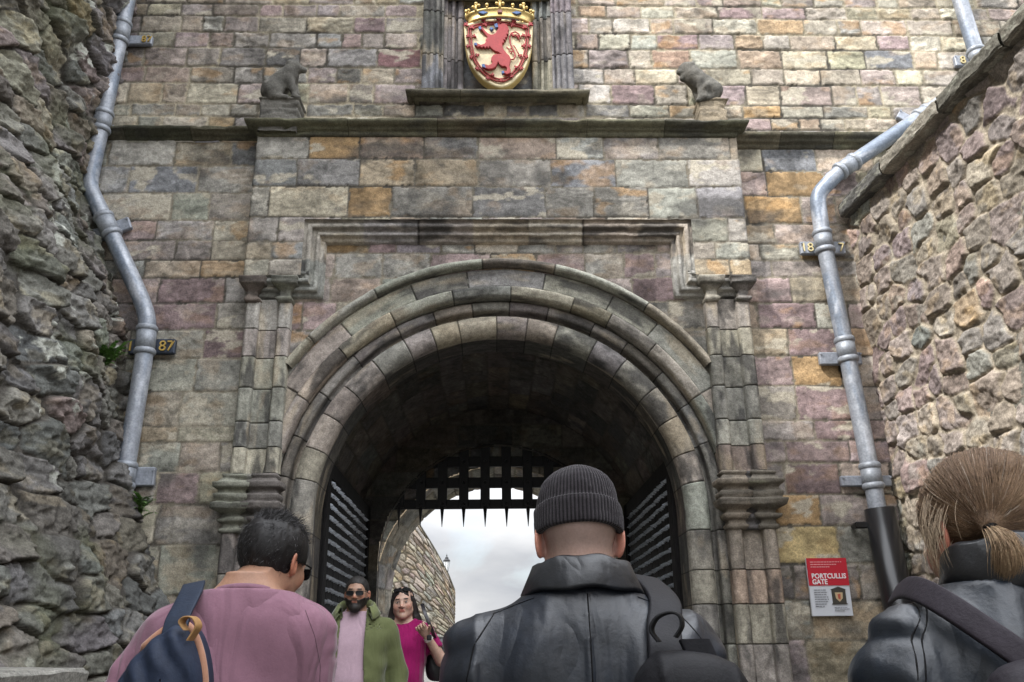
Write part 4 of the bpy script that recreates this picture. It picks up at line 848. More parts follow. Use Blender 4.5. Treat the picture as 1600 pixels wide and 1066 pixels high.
def fleur(x, z, s, nx, nz):
    mb = MB(); tx, tz = -nz, nx
    def pt(a, b): return (x+(nx*a+tx*b)*s, z+(nz*a+tz*b)*s)
    for pl in ([pt(1.1, 0), pt(.4, .35), pt(-1.0, .25), pt(-1.0, -.25), pt(.4, -.35)], [pt(.2, .3), pt(.7, .85), pt(.2, 1.0), pt(-.25, .4)], [pt(.2, -.3), pt(.7, -.85), pt(.2, -1.0), pt(-.25, -.4)]): mb.prism(pl, yf-.014, yf+.006, REDP)
    mb.build('fleur', M_col, CA, usecol=True)
for (a, b) in [(80, 145), (165, 185), (335, 80), (355, 140), (550, 70), (550, 125), (760, 95), (745, 150), (920, 180), (1005, 140), (105, 312), (195, 310), (105, 458), (155, 612), (240, 585), (240, 778), (390, 915), (460, 865), (580, 950), (735, 890), (800, 760), (875, 775), (945, 610), (855, 595), (905, 450), (990, 458), (900, 300), (985, 305)]:
    p = loc2(sp(a, b)); n = np.hypot(*p); big = b < 200; fleur(p[0], p[1], .026 if big else .020, p[0]/n, p[1]/n)
LP = [(485, 175), (510, 163), (560, 165), (610, 142), (650, 150), (680, 190), (700, 240), (680, 268), (695, 305), (660, 308), (675, 350), (640, 355), (655, 395), (615, 385), (632, 430), (600, 432), (605, 475), (622, 525), (662, 575), (702, 612), (725, 660), (712, 722), (702, 765), (722, 812), (724, 852), (700, 872), (670, 887), (640, 872), (600, 872), (588, 846), (620, 833), (663, 835), (668, 792), (640, 765), (600, 768), (560, 742), (540, 702), (522, 745), (500, 782), (450, 805), (400, 808), (350, 795), (308, 772), (312, 742), (360, 738), (400, 752), (440, 735), (458, 708), (438, 680), (440, 640), (470, 600), (530, 588), (578, 590), (540, 562), (490, 545), (450, 515), (420, 480), (400, 512), (380, 482), (355, 512), (335, 482), (305, 505), (285, 482), (245, 495), (203, 462), (195, 438), (240, 432), (290, 455), (340, 440), (367, 410), (358, 380), (388, 350), (368, 320), (330, 270), (308, 240), (272, 232), (258, 205), (290, 192), (320, 208), (352, 250), (392, 288), (430, 308), (470, 308), (500, 288), (520, 252), (545, 222), (528, 202), (498, 198)]
mb = MB(); mb.prism([loc2(sp(*p)) for p in LP], yf-.030, yf+.004, REDP); lion = mb.build('rampant_lion', M_col, CA, usecol=True)
bv = lion.modifiers.new('bevel', 'BEVEL'); bv.width = .006; bv.segments = 2
def st(pts): return [(loc2(sp(*p))[0], yf-.008, loc2(sp(*p))[1]) for p in pts]
mb = MB(); mb.tube(st([(712, 650), (760, 650), (788, 610), (782, 560), (745, 500), (716, 410), (706, 320), (735, 268), (790, 252), (840, 285), (865, 350)]), .0075, 7, REDP)
mb.tube(st([(735, 495), (695, 500), (665, 470)]), .005, 6, REDP); mb.tube(st([(760, 445), (790, 480), (820, 545), (850, 590)]), .005, 6, REDP); mb.tube(st([(690, 525), (740, 540), (725, 570)]), .006, 6, REDP); mb.tube(st([(745, 275), (760, 320), (790, 300), (825, 320), (850, 395)]), [.008, .012, .010, .012, .003], 6, REDP); mb.build('lion_tail', M_col, CA, usecol=True, smooth=True)
BLU = (.06, .12, .28)
for nm_, pl in zip(['claw']*4+['tooth', 'tongue'], ([(258, 205), (290, 192), (300, 235), (268, 235)], [(192, 436), (230, 430), (240, 470), (203, 464)], [(305, 745), (345, 738), (360, 795), (310, 775)], [(588, 845), (620, 835), (630, 870), (598, 874)], [(485, 165), (525, 150), (540, 205), (500, 210)], [(415, 225), (440, 205), (475, 228), (440, 245)])): mb = MB(); mb.prism([loc2(sp(*p)) for p in pl], yf-.034, yf, BLU); mb.build(nm_, M_col, CA, usecol=True)
# crown
cc = at(781, 34, -.10); ccx, ccz = float(cc[0])-cx0, float(cc[2])-cz0
n = 60; A = np.linspace(0, 2*PI, n, endpoint=False)
prof = [(.285, -.005), (.305, .0), (.31, .012), (.30, .02), (.312, .075), (.33, .08), (.335, .092), (.325, .098), (.30, .095), (.27, .02), (.275, -.005)]
P = np.array([[(ccx+r_*math.cos(a), .06+.45*r_*math.sin(a), ccz+z_) for a in A] for r_, z_ in prof]); grid('crown_band', P, np.array((.60, .43, .14))*np.ones(P.shape), M_gold, CA, None, False, True)
for i in range(16):
    a = i*PI/8+PI/2; x, y, z = ccx+.325*math.cos(a), .06+.45*.325*math.sin(a), ccz+.095; tx, ty = -math.sin(a), .45*math.cos(a); tn = math.hypot(tx, ty); tx /= tn; ty /= tn
    mb = MB()
    if i % 2:
        mb.cyl((x, y, z), (x, y, z+.025), .012, .006, 8); mb.lathe([(.004, 0), (.015, .006), (.018, .018), (.012, .03), (.003, .034)], (x, y, z+.022), 10); mb.build('crown_pearl', M_gold, CA, smooth=True)
    else:
        mb.cyl((x, y, z-.01), (x, y, z+.07), .014, .012, 8)
        for q in (-1, 1): mb.lathe([(.003, 0), (.016, .01), (.016, .024), (.004, .034)], (x+q*tx*.03, y+q*ty*.03, z+.03), 8)
        mb.lathe([(.003, 0), (.018, .01), (.017, .026), (.003, .036)], (x, y, z+.06), 8); mb.build('crown_fleuron', M_gold, CA, smooth=True)
for i, (a, colr) in enumerate(((-PI/2-.55, BLU), (-PI/2+.55, BLU), (-PI/2, (.22, .09, .07)))):
    mb = MB(); x, y, z = ccx+.308*math.cos(a), .06+.45*.308*math.sin(a)-.004, ccz+.048; s_ = .035 if i < 2 else .024
    if i < 2: mb.prism([(x-s_*1.3, z), (x, z-.017), (x+s_*1.3, z), (x, z+.017)], y-.012, y+.02, colr)
    else: mb.box((x, y, z), (.045, .022, .040), bev=.006, col=colr)
    mb.build('gem', M_col, CA, usecol=True)

# ------------------------------------------------------------------ the two carved beasts on the cornice
def pt(px, py, y): return at(px, py, y)
def beast(label, prims, base, bb, seed):
    lo, hi = bb; g = G(np.arange(lo[0], hi[0], .012), np.arange(lo[1], hi[1], .012), np.arange(lo[2], hi[2], .012)); F = None
    for kind, *a in prims:
        d = cap(g, *a) if kind == 'c' else ell(g, *a); F = d if F is None else smin(F, d, .03)
    F = F+.012*fbm3(g.X*14, g.Y*14, g.Z*14, seed, 3)
    V, Q = nets(g, F); c0 = np.array([(lo[0]+hi[0])/2, -.12, base[2]]); o = empty('carved_beast', tuple(c0), 0, label, 'stone beast', 'stone beasts on the cornice')
    n_ = fbm3(V[:, 0]*9, V[:, 1]*9, V[:, 2]*9, seed+3, 3)[:, None]; C = np.array((.105, .10, .088))*(1+.8*n_); o2 = mk('body', V-c0, Q, M_stone, o, C)
    wrap_profile('plinth', o, base[0]-c0[0]-base[3]/2, base[0]-c0[0]+base[3]/2, .12, -.11, [(-base[4], .0), (-.03, .0), (-.025, .015), (-.002, .015), (.0, .0), (.012, -.25)], lambda r: GREY*.6 if seed == 5 else TAN*.85, 400+seed, wear=.008)
    return o
y = -.16
A_ = lambda px, py, dy=0: tuple(pt(px, py, y+dy))
beast('squat carved beast facing right on the cornice, left of the niche', [
    ('c', A_(427, 143), A_(452, 118), .115, .085), ('c', A_(450, 120), A_(459, 106), .075, .062), ('e', A_(459, 106), (.07, .065, .062)), ('c', A_(460, 104), A_(475, 110), .045, .030),
    ('c', A_(455, 100, .05), A_(452, 96, .06), .02, .014), ('c', A_(455, 100, -.05), A_(452, 97, -.06), .02, .014),
    ('c', A_(452, 124, -.04), A_(461, 150, -.05), .042, .026), ('c', A_(456, 124, .05), A_(465, 148, .06), .042, .026), ('c', A_(461, 151, -.05), A_(467, 152, -.05), .026, .02),
    ('e', A_(427, 142, -.06), (.085, .06, .10)), ('c', A_(424, 150, -.07), A_(448, 152, -.07), .032, .022), ('c', A_(418, 140), A_(414, 120), .022, .012)],
    (float(A_(441, 152)[0]), -.16, zat(441, 154, -.2), .34, .36), ((-2.35, -.5, 6.2), (-1.55, .12, 7.1)), 5)
beast('snarling carved beast facing left on the cornice, right of the niche', [
    ('c', A_(1112, 143), A_(1082, 118), .10, .085), ('c', A_(1084, 120), A_(1074, 108), .085, .065), ('e', A_(1073, 108), (.06, .06, .058)), ('c', A_(1072, 108), A_(1062, 113), .042, .034), ('c', A_(1072, 117), A_(1066, 123), .032, .022),
    ('c', A_(1078, 103, .05), A_(1082, 98, .05), .022, .012), ('c', A_(1078, 103, -.05), A_(1083, 99, -.06), .022, .012),
    ('c', A_(1094, 128, -.06), A_(1096, 153, -.07), .042, .030), ('c', A_(1084, 130, .05), A_(1092, 156, .06), .040, .028), ('c', A_(1096, 154, -.07), A_(1090, 157, -.08), .028, .022),
    ('e', A_(1112, 139, -.06), (.088, .065, .085)), ('c', A_(1116, 151, -.06), A_(1103, 153, -.08), .034, .026), ('c', A_(1104, 150, -.10), A_(1102, 135, -.12), .016, .014), ('c', A_(1102, 135, -.12), A_(1112, 124, -.10), .014, .008)],
    (float(A_(1110, 157)[0]), -.14, zat(1110, 157, -.2)+.01, .25, .30), ((1.5, -.5, 6.2), (2.35, .12, 7.1)), 6)

# ------------------------------------------------------------------ ferns rooted in the joints
def fern(label, px, py, y, n, L0, seed):
    r = random.Random(seed); p0 = at(px, py, y); o = empty('fern', tuple(p0), 0, label, 'fern', 'ferns growing from the wall joints'); V = []; F = []; C = []
    for i in range(n):
        az = r.uniform(-1.3, 1.3)-PI/2; up = r.uniform(.2, 1.1); L1 = L0*r.uniform(.6, 1.1); d = np.array([math.cos(az)*.8, math.sin(az)*.6, up]); d /= np.linalg.norm(d); q = np.array([r.uniform(-.05, .05), 0, r.uniform(-.06, .06)]); c = np.array((.10, .20, .045))*r.uniform(.6, 1.4)
        side = np.cross(d, (0, 0, 1.)); side /= np.linalg.norm(side)+1e-6; prev = q.copy()
        for k in range(11):
            t = k/10; q = prev+d*L1/11; d = d+np.array([0, 0, -.11]); d /= np.linalg.norm(d); w = .017*math.sin(PI*min(1, t*.9+.12))*r.uniform(.8, 1.2)
            for s_ in (-1, 1):
                tip = q+side*s_*w*1.4+d*.012+np.array([0, 0, r.uniform(-.008, .008)]); m_ = (prev+q)/2; b_ = len(V); V += [prev, m_+side*s_*w*.6-d*.006, tip, q]; F += [(b_, b_+1, b_+2, b_+3)]; C += [c*r.uniform(.8, 1.2)]*4
            prev = q
    f = mk('fronds', np.array(V), F, M_leaf, o, np.array(C), False); return o
fern('small bright fern on the dark rock, left of the date plate', 172, 562, -.42, 44, .17, 1)
fern('green fern at the foot of the left drainpipe', 212, 800, -.16, 56, .20, 2)
#%%PART4
# ------------------------------------------------------------------ people
TZ = [.80, .90, .98, 1.06, 1.15, 1.24, 1.33, 1.40, 1.45, 1.49, 1.52, 1.56]
TW = [.155, .168, .162, .148, .150, .163, .176, .182, .168, .120, .078, .056]
TD = [.105, .115, .112, .102, .104, .112, .116, .108, .094, .076, .064, .058]
TC = [-.005, -.01, -.005, .0, .0, .0, -.003, -.012, -.02, -.022, -.022, -.02]
def torso(g, k=1., add=0., dw=None, dd=None, zlo=.8, zhi=1.56, belly=0, p=2.5):
    z = g.zs; w = si(z, TZ, TW)*k+add; d = si(z, TZ, TD)*(k*.4+.6)+add; c = si(z, TZ, TC)
    if dw is not None: w = w+si(z, *dw); 
    if dd is not None: d = d+si(z, *dd)
    if belly: d = d+belly*np.exp(-((z-1.08)/.16)**2); c = c+belly*.8*np.exp(-((z-1.08)/.16)**2)
    w = w[None, None]; d = d[None, None]; c = c[None, None]
    F = ((np.abs(g.X)/w)**p+(np.abs(g.Y-c)/d)**p)**(1/p)-1; F = F*np.minimum(w, d)
    return np.maximum(np.maximum(F, g.Z-zhi), zlo-g.Z)
def head_sdf(h, fem=False, round_=0.):
    """h: coordinates in the head's frame (origin mid-head, +y the face)"""
    F = ell(h, (0, -.012, .030), (.077+round_*.3, .098, .088))
    F = smin(F, ell(h, (0, .022, -.030), (.060+round_, .066, .082)), .03)
    for q in (-1, 1):
        F = smin(F, cap(h, (q*(.050+round_), .005, -.055), (q*.012, .066, -.096), .019+round_*.4, .017), .03)
        F = smin(F, ell(h, (q*(.040+round_*.5), .058, -.026), (.024, .022, .026)), .025)
    F = smin(F, cap(h, (-.032, .078, .020), (.032, .078, .020), .012), .02)
    for q in (-1, 1): F = smax(F, -ell(h, (q*.032, .098, .001), (.020, .016, .013)), .014)
    for q in (-1, 1): F = np.minimum(F, ell(h, (q*.032, .077, .0), (.0125, .0125, .0125)))
    for q in (-1, 1): F = smin(F, cap(h, (q*.020, .0875, .0075), (q*.044, .079, .0055), .0035), .004)
    F = smin(F, cap(h, (0, .084, .008), (0, .104, -.030), .008, .0125), .014)
    for q in (-1, 1): F = smin(F, ell(h, (q*.013, .094, -.034), (.0085, .010, .0075)), .008)
    F = smin(F, cap(h, (-.016, .089, -.0555), (.016, .089, -.0555), .0055, .0055), .008)
    F = smin(F, cap(h, (-.014, .086, -.0655), (.014, .086, -.0655), .0065, .0065), .008)
    F = smax(F, -cap(h, (-.022, .097, -.0605), (.022, .097, -.0605), .0022, .0022), .003)
    F = smin(F, ell(h, (0, .072, -.098), (.020, .020, .016)), .02)
    R = rotm(0, 0, 0)
    for q in (-1, 1):
        Re = rotm(q*.42, .18, 0)
        e = ell(h, (q*.084, -.012, -.008), (.0065, .019, .032), Re); e = smax(e, -ell(h, (q*.0915, -.010, -.004), (.0065, .0105, .020), Re), .004)
        e = smin(e, cap(h, (q*.076, -.002, -.012), (q*.081, -.004, -.030), .007, .006), .01); F = smin(F, e, .008)
    return F
def head_cols(V, Hc, R, skin, beardy=None, lip=(.75, .45, .42), ear=1.25):
    q = (V-Hc)@R; C = np.ones((len(V), 1))*np.array(skin)
    d = lambda c, r: np.clip(1-np.sqrt((((q-np.array(c))/np.array(r))**2).sum(1)), 0, 1)[:, None]
    n = fbm3(V[:, 0]*30, V[:, 1]*30, V[:, 2]*30, 5, 2)[:, None]; C = C*(1+.12*n)
    red = np.array((1.12, .80, .74))
    for c, r, a in (((.045, .07, -.03), (.03, .04, .03), .8), ((-.045, .07, -.03), (.03, .04, .03), .8), ((0, .105, -.03), (.02, .02, .02), .9), ((.085, -.01, -.01), (.025, .04, .045), ear), ((-.085, -.01, -.01), (.025, .04, .045), ear)):
        m = np.clip(d(c, r)*a*1.6, 0, 1); C = C*(1-m)+C*red*m
    for zz in (-.0555, -.0655):
        m = np.clip(d((0, .092, zz), (.026, .014, .007))*3, 0, 1); C = C*(1-m)+C*np.array(lip)*m
    for s_ in (-1, 1):
        m = np.clip(d((s_*.033, .088, .024), (.024, .02, .0060))*4, 0, 1); C = C*(1-m)+np.array((.02, .014, .012))*m
        m = np.clip(d((s_*.032, .0885, .0), (.0115, .008, .0055))*6, 0, 1); C = C*(1-m)+np.array((.33, .31, .29))*m
        m = np.clip(d((s_*.032, .090, .0), (.0058, .008, .0058))*6, 0, 1); C = C*(1-m)+np.array((.015, .01, .008))*m
        m = np.clip(d((s_*.032, .089, .0068), (.016, .012, .0025))*5, 0, 1); C = C*(1-m)+np.array((.03, .018, .014))*m
    if beardy is not None: C = beardy(q, C)
    return C
def hand_sdf(g, W0, R, q, curl):
    """W0 wrist, R frame: z along fingers, x toward the thumb side*q, y palm normal"""
    h = xf(g, W0, R); F = cap(h, (0, 0, -.04), (0, 0, .01), .026, .026, (1, .75, 1))
    F = smin(F, ell(h, (0, 0, .05), (.041, .017, .050)), .02)
    for i, (x, L_) in enumerate(((.030, .070), (.010, .080), (-.010, .074), (-.029, .058))):
        a = np.array([q*x, 0, .088]); c1 = curl*(1+.12*i)
        p1 = a+np.array([q*x*.08, -math.sin(c1*.5)*L_*.45, math.cos(c1*.5)*L_*.45]); p2 = p1+np.array([0, -math.sin(c1*1.3)*L_*.3, math.cos(c1*1.3)*L_*.3]); p3 = p2+np.array([0, -math.sin(c1*1.9)*L_*.25, math.cos(c1*1.9)*L_*.25])
        f = np.minimum(np.minimum(cap(h, a-np.array([0, 0, .02]), p1, .0095, .0088), cap(h, p1, p2, .0088, .008)), cap(h, p2, p3, .008, .007)); F = smin(F, f, .004)
    t0 = np.array([q*.028, -.004, .020]); t1 = t0+np.array([q*.026, -.012, .028]); t2 = t1+np.array([q*.010, -.016*curl, .030]); F = smin(F, np.minimum(cap(h, t0, t1, .014, .0115), cap(h, t1, t2, .0115, .009)), .01)
    return F
def ribbon(name, parent, pts, wid, nrm, th, m, col, seg=3):
    """flat strap along pts, width vectors wid (n,3), thickness th along nrm (n,3)"""
    pts, wid, nrm = map(lambda a: np.asarray(a, float), (pts, wid, nrm)); n0 = len(pts); t = np.linspace(0, n0-1, (n0-1)*6+1)
    def sm(a):
        out = []
        for q in t:
            i = min(int(q), n0-2); f = q-i; p0, p1, p2, p3 = a[max(i-1, 0)], a[i], a[i+1], a[min(i+2, n0-1)]
            out.append(.5*((2*p1)+(-p0+p2)*f+(2*p0-5*p1+4*p2-p3)*f*f+(-p0+3*p1-3*p2+p3)*f**3))
        return np.array(out)
    P, Wd, Nn = sm(pts), sm(wid), sm(nrm); Nn /= np.linalg.norm(Nn, axis=1)[:, None]
    cs = [(-1, -.5), (-.96, .35), (-.85, .5), (-.5, .55), (0, .56), (.5, .55), (.85, .5), (.96, .35), (1, -.5), (0, -.6)]
    A = np.array(cs); G_ = P[:, None]+Wd[:, None]*A[None, :, :1]*.5+Nn[:, None]*A[None, :, 1:]*th
    return grid(name, G_, np.ones(G_.shape)*np.array(col), m, parent, None, False, True)
def strands(name, parent, Ps, rad, cols, m, s=1., ns=3):
    """Ps (N,K,3) polylines -> thin tapered tubes"""
    Ps = np.asarray(Ps)*s; Nn, K = Ps.shape[:2]; T = np.gradient(Ps, axis=1); T /= np.linalg.norm(T, axis=2)[..., None]+1e-9
    ref = np.array([.31, .22, .92]); U = np.cross(T, ref); U /= np.linalg.norm(U, axis=2)[..., None]+1e-9; Vv = np.cross(T, U)
    tp = (1-.75*np.linspace(0, 1, K)**2)[None, :, None, None]; A = np.arange(ns)*2*PI/ns
    rad = np.broadcast_to(rad, (Nn,))[:, None, None, None]*s
    P = Ps[:, :, None]+rad*tp*(np.cos(A)[:, None]*U[:, :, None]+np.sin(A)[:, None]*Vv[:, :, None])
    idx = np.arange(Nn*K*ns).reshape(Nn, K, ns); a = idx[:, :-1]; b = np.roll(idx, -1, 2)[:, :-1]; c = np.roll(idx, -1, 2)[:, 1:]; d = idx[:, 1:]
    F = np.stack([a, b, c, d], -1).reshape(-1, 4); C = np.repeat(cols, K*ns, axis=0)
    return mk(name, P.reshape(-1, 3), F, m, parent, C)
def ax3(xr, yr, zr):
    return G(axis(*xr), axis(*yr), axis(*zr))
def fold(g, sd, amp, fx, fy, fz, sharp=1):
    wx = g.X*fx+1.1*fbm3(g.X*3, g.Y*3, g.Z*3, sd+9, 2); n = fbm3(wx, g.Y*fy, g.Z*fz, sd, 2)
    return amp*(n if sharp == 0 else (1-np.abs(n)*3.2))
JO = dict(sh=.185, shz=1.415)
def si(z, xs, ys): return sum(np.interp(z+o, xs, ys)*w for o, w in zip(np.linspace(-.04, .04, 9), (.03, .07, .12, .17, .22, .17, .12, .07, .03)))
def yoke(g, xi, zi, xo, zo, ri, ro):
    F = None
    for q in (-1, 1): d = cap(g, (q*xi, -.02, zi), (q*xo, -.02, zo), ri, ro); F = d if F is None else np.minimum(F, d)
    return F
def arms(g, P, r=(.052, .042, .034, .026), add=0., only=None, k=.03):
    F = None
    for q in (-1, 1):
        S_, E_, W__ = P['arms'][q]
        a = cap(g, S_, E_, r[0]+add, r[1]+add); 
        if only != 'upper': a = smin(a, cap(g, E_, W__, r[1]+add, r[3]+add), .02)
        F = a if F is None else np.minimum(F, a)
    return F
class Person:
    def __init__(s, label, head_px, y, H, rz, hy=0, hp=0, hr=0, hoff=(0, 0, 0), skin=(.4, .25, .17), arms=None, build=1., belly=0, hs=1., round_=0, beardy=None, res=.004, female=False, lip=(.75, .45, .42), ear=1.25, top=1.785):
        s.s = H/1.78; s.female_ = female; s.rz = rz; g0 = float(gz(y)); p = at(*head_px, y); s.hs = hs
        s.R = rotm(hy, hp, hr); s.Hc = np.array([0, .015, 1.668])+np.array(hoff)
        s.s = (float(p[2])-g0-.02)/(s.Hc[2]+.117)
        cz, sz = math.cos(rz), math.sin(rz); hx, hy_ = s.Hc[0]*s.s, s.Hc[1]*s.s
        s.loc = (float(p[0])-(hx*cz-hy_*sz), y-(hx*sz+hy_*cz), g0+.02)
        s.o = empty('person', s.loc, rz, label, 'person'); s.skin = skin; s.build = build; s.belly = belly
        k = s.build; A_ = {q: [(q*(JO['sh']*k), -.012, JO['shz']), (q*(.245*k+.01), -.03, 1.14), (q*(.26*k+.01), .05, .90)] for q in (-1, 1)}
        if arms: A_.update(arms)
        s.arms = A_; P = {'arms': A_}; s.P = P
        Hc = s.Hc; nb = np.array([0, -.022, 1.50])
        g = ax3((-.50, .50, .018, res, Hc[0]-.10, Hc[0]+.10), (-.30, .32, .018, res, Hc[1]-.125, Hc[1]+.13), (.04, Hc[2]+.14, .022, res, 1.535+min(0, hoff[2]), Hc[2]+.135))
        h = xf(g, Hc, s.R); h2 = h
        if hs != 1: h2 = G.__new__(G); h2.X, h2.Y, h2.Z = h.X/hs, h.Y/hs, h.Z/hs
        F = head_sdf(h2, female, round_)*hs
        nt_ = Hc+s.R@np.array([0, -.030, -.055]); F = smin(F, cap(g, nt_, (nb[0], nb[1], 1.47), .053*(.9 if female else 1.04), .060), .03)
        F = smin(F, torso(g, k, -.012, belly=belly), .03); F = smin(F, arms_(g, P), .04)
        for q in (-1, 1): F = smin(F, np.minimum(cap(g, (q*.088*k, 0, .90), (q*.10, .015, .48), .082*k, .055), cap(g, (q*.10, .015, .48), (q*.10, -.02, .08), .052, .036)), .03)
        V, Q = nets(g, F); C = head_cols(V, Hc, s.R*hs if False else s.R, skin, beardy, lip, ear); parts = [(V, Q, C)]
        for q in (-1, 1):
            S_, E_, W__ = [np.array(a, float) for a in A_[q]]; d = W__-E_; d /= np.linalg.norm(d)
            hr_ = s.hand.get(q) if hasattr(s, 'hand') else None
            pn = np.array([-q*1.0, 0, 0]) if len(A_[q]) == 3 and not (arms and q in arms) else np.array([0, -1., .2]); pn = pn-d*(pn@d); pn /= np.linalg.norm(pn); xx = np.cross(pn, d)
            Rh = np.stack([xx, pn, d], 1); c = W__+d*.06; gg = G(np.arange(c[0]-.13, c[0]+.13, .0055), np.arange(c[1]-.13, c[1]+.13, .0055), np.arange(c[2]-.14, c[2]+.14, .0055))
            sgn = 1 if (xx@np.array([0, 1., .3])) > 0 else -1
            f = hand_sdf(gg, W__, Rh.T.T, sgn, .9 if not (arms and q in arms) else (1.5 if s.female_ else .5)); v, qd = nets(gg, f); parts.append((v, qd, np.ones((len(v), 1))*np.array(skin)))
        n = 0; Vs, Qs, Cs = [], [], []
        for v, q_, c in parts: Vs.append(v); Qs.append(q_+n); Cs.append(c); n += len(v)
        s.body = s.put('body', np.concatenate(Vs), np.concatenate(Qs), M_skin, np.concatenate(Cs))
    def put(s, name, V, Q, m, C=None, parent=None): return mk(name, np.asarray(V)*s.s, Q, m, parent or s.o, C)
    def sdf(s, name, g, F, m, col, parent=None, var=.0, seed=0):
        V, Q = nets(g, F); C = np.ones((len(V), 1))*np.array(col)
        if var: C = C*(1+var*fbm3(V[:, 0]*9, V[:, 1]*9, V[:, 2]*9, seed, 3))[:, None]
        return s.put(name, V, Q, m, C, parent)
    def lower(s, col, shoe=(.03, .03, .03), m=None):
        g = ax3((-.30, .30, .016), (-.22, .22, .016), (.05, 1.04, .018)); k = s.build
        F = torso(g, k, .008, zlo=.80, zhi=1.02, belly=s.belly)
        for q in (-1, 1): F = smin(F, np.minimum(cap(g, (q*.088*k, 0, .88), (q*.10, .02, .48), .100*k, .078), cap(g, (q*.10, .02, .48), (q*.105, -.01, .10), .078, .070)), .03)
        F = F+fold(g, 3, .006, 5, 5, 9)*.5; F = np.maximum(F, .07-g.Z); s.sdf('trousers', g, F, m or M_cotton, col, var=.2)
        for q in (-1, 1):
            g = G(np.arange(q*.105-.07, q*.105+.07, .008), np.arange(-.12, .24, .008), np.arange(-.02, .14, .008))
            F = smin(cap(g, (q*.105, -.04, .035), (q*.115, .15, .028), .044, .040), cap(g, (q*.105, -.03, .05), (q*.105, -.03, .10), .045, .045), .04); F = smax(F, -.012-g.Z, .006); s.sdf('shoe', g, F, M_nylon, shoe)
    def loc_of(s, px, py, y):
        """local normalised point for a place in the photograph at world depth y"""
        p = at(px, py, y)-np.array(s.loc); c, n = math.cos(-s.rz), math.sin(-s.rz); return np.array([p[0]*c-p[1]*n, p[0]*n+p[1]*c, p[2]])/s.s
def arms_(g, P): return arms(g, P)
def collar_ring(P, name, prof, col, m, a0, a1, cy=-.018, cz=1.535, tilt=-.22, sy=.95, n=64, open_flare=0.):
    """closed-profile collar swept round the neck from angle a0 to a1 (0 = back)"""
    A = np.linspace(a0, a1, n); G_ = []
    for a in A:
        e = abs(a)/max(abs(a0), abs(a1)); ring = []
        for r, z in prof:
            rr = r+open_flare*e**3*.03; x = rr*math.sin(a); y = cy-rr*sy*math.cos(a); zz = cz+z*(1-.15*e)+tilt*(y-cy)*1.0
            w = .0025*math.sin(a*7+r*60)*(name == 'jacket_collar'); ring.append((x, y, zz+w))
        G_.append(ring)
    G_ = np.array(G_); return grid(name, G_*P.s, np.ones(G_.shape)*np.array(col), m, P.o, None, False, True)

from mathutils.bvhtree import BVHTree
def seam(P, ob, name, lines, r=.0013, col=(.004, .004, .005), m=None, dirv=(0, 1, 0), lift=0.0):
    """stitched seam laid on a garment: each line is a list of (x, z) on its back"""
    me = ob.data; bv = BVHTree.FromPolygons([v.co for v in me.vertices], [tuple(p.vertices) for p in me.polygons])
    for ln in lines:
        pts = []
        for (x0, z0), (x1, z1) in zip(ln[:-1], ln[1:]):
            for t in np.linspace(0, 1, 9)[:-1]:
                h = bv.ray_cast(Vector(((x0+(x1-x0)*t)*P.s, -2*dirv[1], (z0+(z1-z0)*t)*P.s)), Vector(dirv))
                if h[0] is not None: pts.append(np.array(h[0])+np.array(h[1])*lift)
        if len(pts) > 3:
            k = np.array(pts); k[1:-1] = (k[:-2]+k[1:-1]*2+k[2:])/4; mb = MB(); mb.tube(list(k), r*P.s, 6, col); mb.build(name, m or M_nylon, ob, usecol=True, smooth=True)

# --- man in the beanie, centre foreground
BSK = (.56, .36, .29)
def stub(q, C):
    m = (sst(q[:, 2], -.070, -.015)*sst(-q[:, 1], -.03, .01)*(1-sst(np.abs(q[:, 0]), .076, .082)))[:, None]*.62; return C*(1-m)+np.array((.20, .165, .15))*m
B = Person('man in a dark ribbed beanie and black leather jacket, back turned, in the centre', (901, 755), -5.10, 1.86, 0.0, hy=.02, hp=-.05, hoff=(0, 0, -.02), skin=BSK, build=1.08, beardy=stub, res=.0036, ear=1.6)
g = ax3((-.46, .46, .0075), (-.26, .24, .009), (.60, 1.58, .010, .007, 1.1, 1.58))
F = torso(g, 1.08, .026, dw=([.6, 1.0, 1.3, 1.40, 1.46, 1.50, 1.54], [.02, .01, .01, .012, .005, .01, .01]), zlo=.62)
F = smin(F, yoke(g, .04, 1.475, .185, 1.425, .055, .062), .05); F = smin(F, arms(g, B.P, (.066, .058, .05, .042), .012), .045)
sl_ = sst(np.abs(g.X), .19, .24)
F = F+fold(g, 11, .034, 8, 4, 3.0, 0)*(1-sl_)*sst(-g.Z, -1.52, -1.42)+fold(g, 14, .010, 6, 6, 13)*sl_*.8-.0045*np.exp(-(g.X/.0042)**2)*(g.Y < 0)+.0035*np.exp(-((np.abs(g.X)-.212)/.006)**2)*(g.Z > 1.2)*-1
F = smax(F, g.Z-1.545, .006); F = np.maximum(F, -(torso(g, 1.0, -.02, zlo=.3)))
jk = B.sdf('leather_jacket', g, F, M_leather, (.012, .016, .024), var=.25)
prof = [(.072, -.03), (.074, .02), (.083, .050), (.092, .058), (.100, .054), (.107, .036), (.124, -.004), (.121, -.012), (.10, .016), (.090, -.03)]
collar_ring(B, 'jacket_collar', prof, (.016, .018, .022), M_leather, -2.5, 2.5, cz=1.537, tilt=-.12)
seam(B, jk, 'back_seam', [[(.0, 1.53), (.002, 1.3), (.0, 1.0), (0, .75)]], .0016)
seam(B, jk, 'sleeve_seam', [[(q*.175, 1.50), (q*.215, 1.44), (q*.232, 1.36), (q*.228, 1.26), (q*.205, 1.18)] for q in (-1, 1)], .0018)
seam(B, jk, 'shoulder_seam', [[(q*.10, 1.525), (q*.14, 1.512), (q*.185, 1.495)] for q in (-1, 1)], .0014)
B.lower((.03, .035, .05))
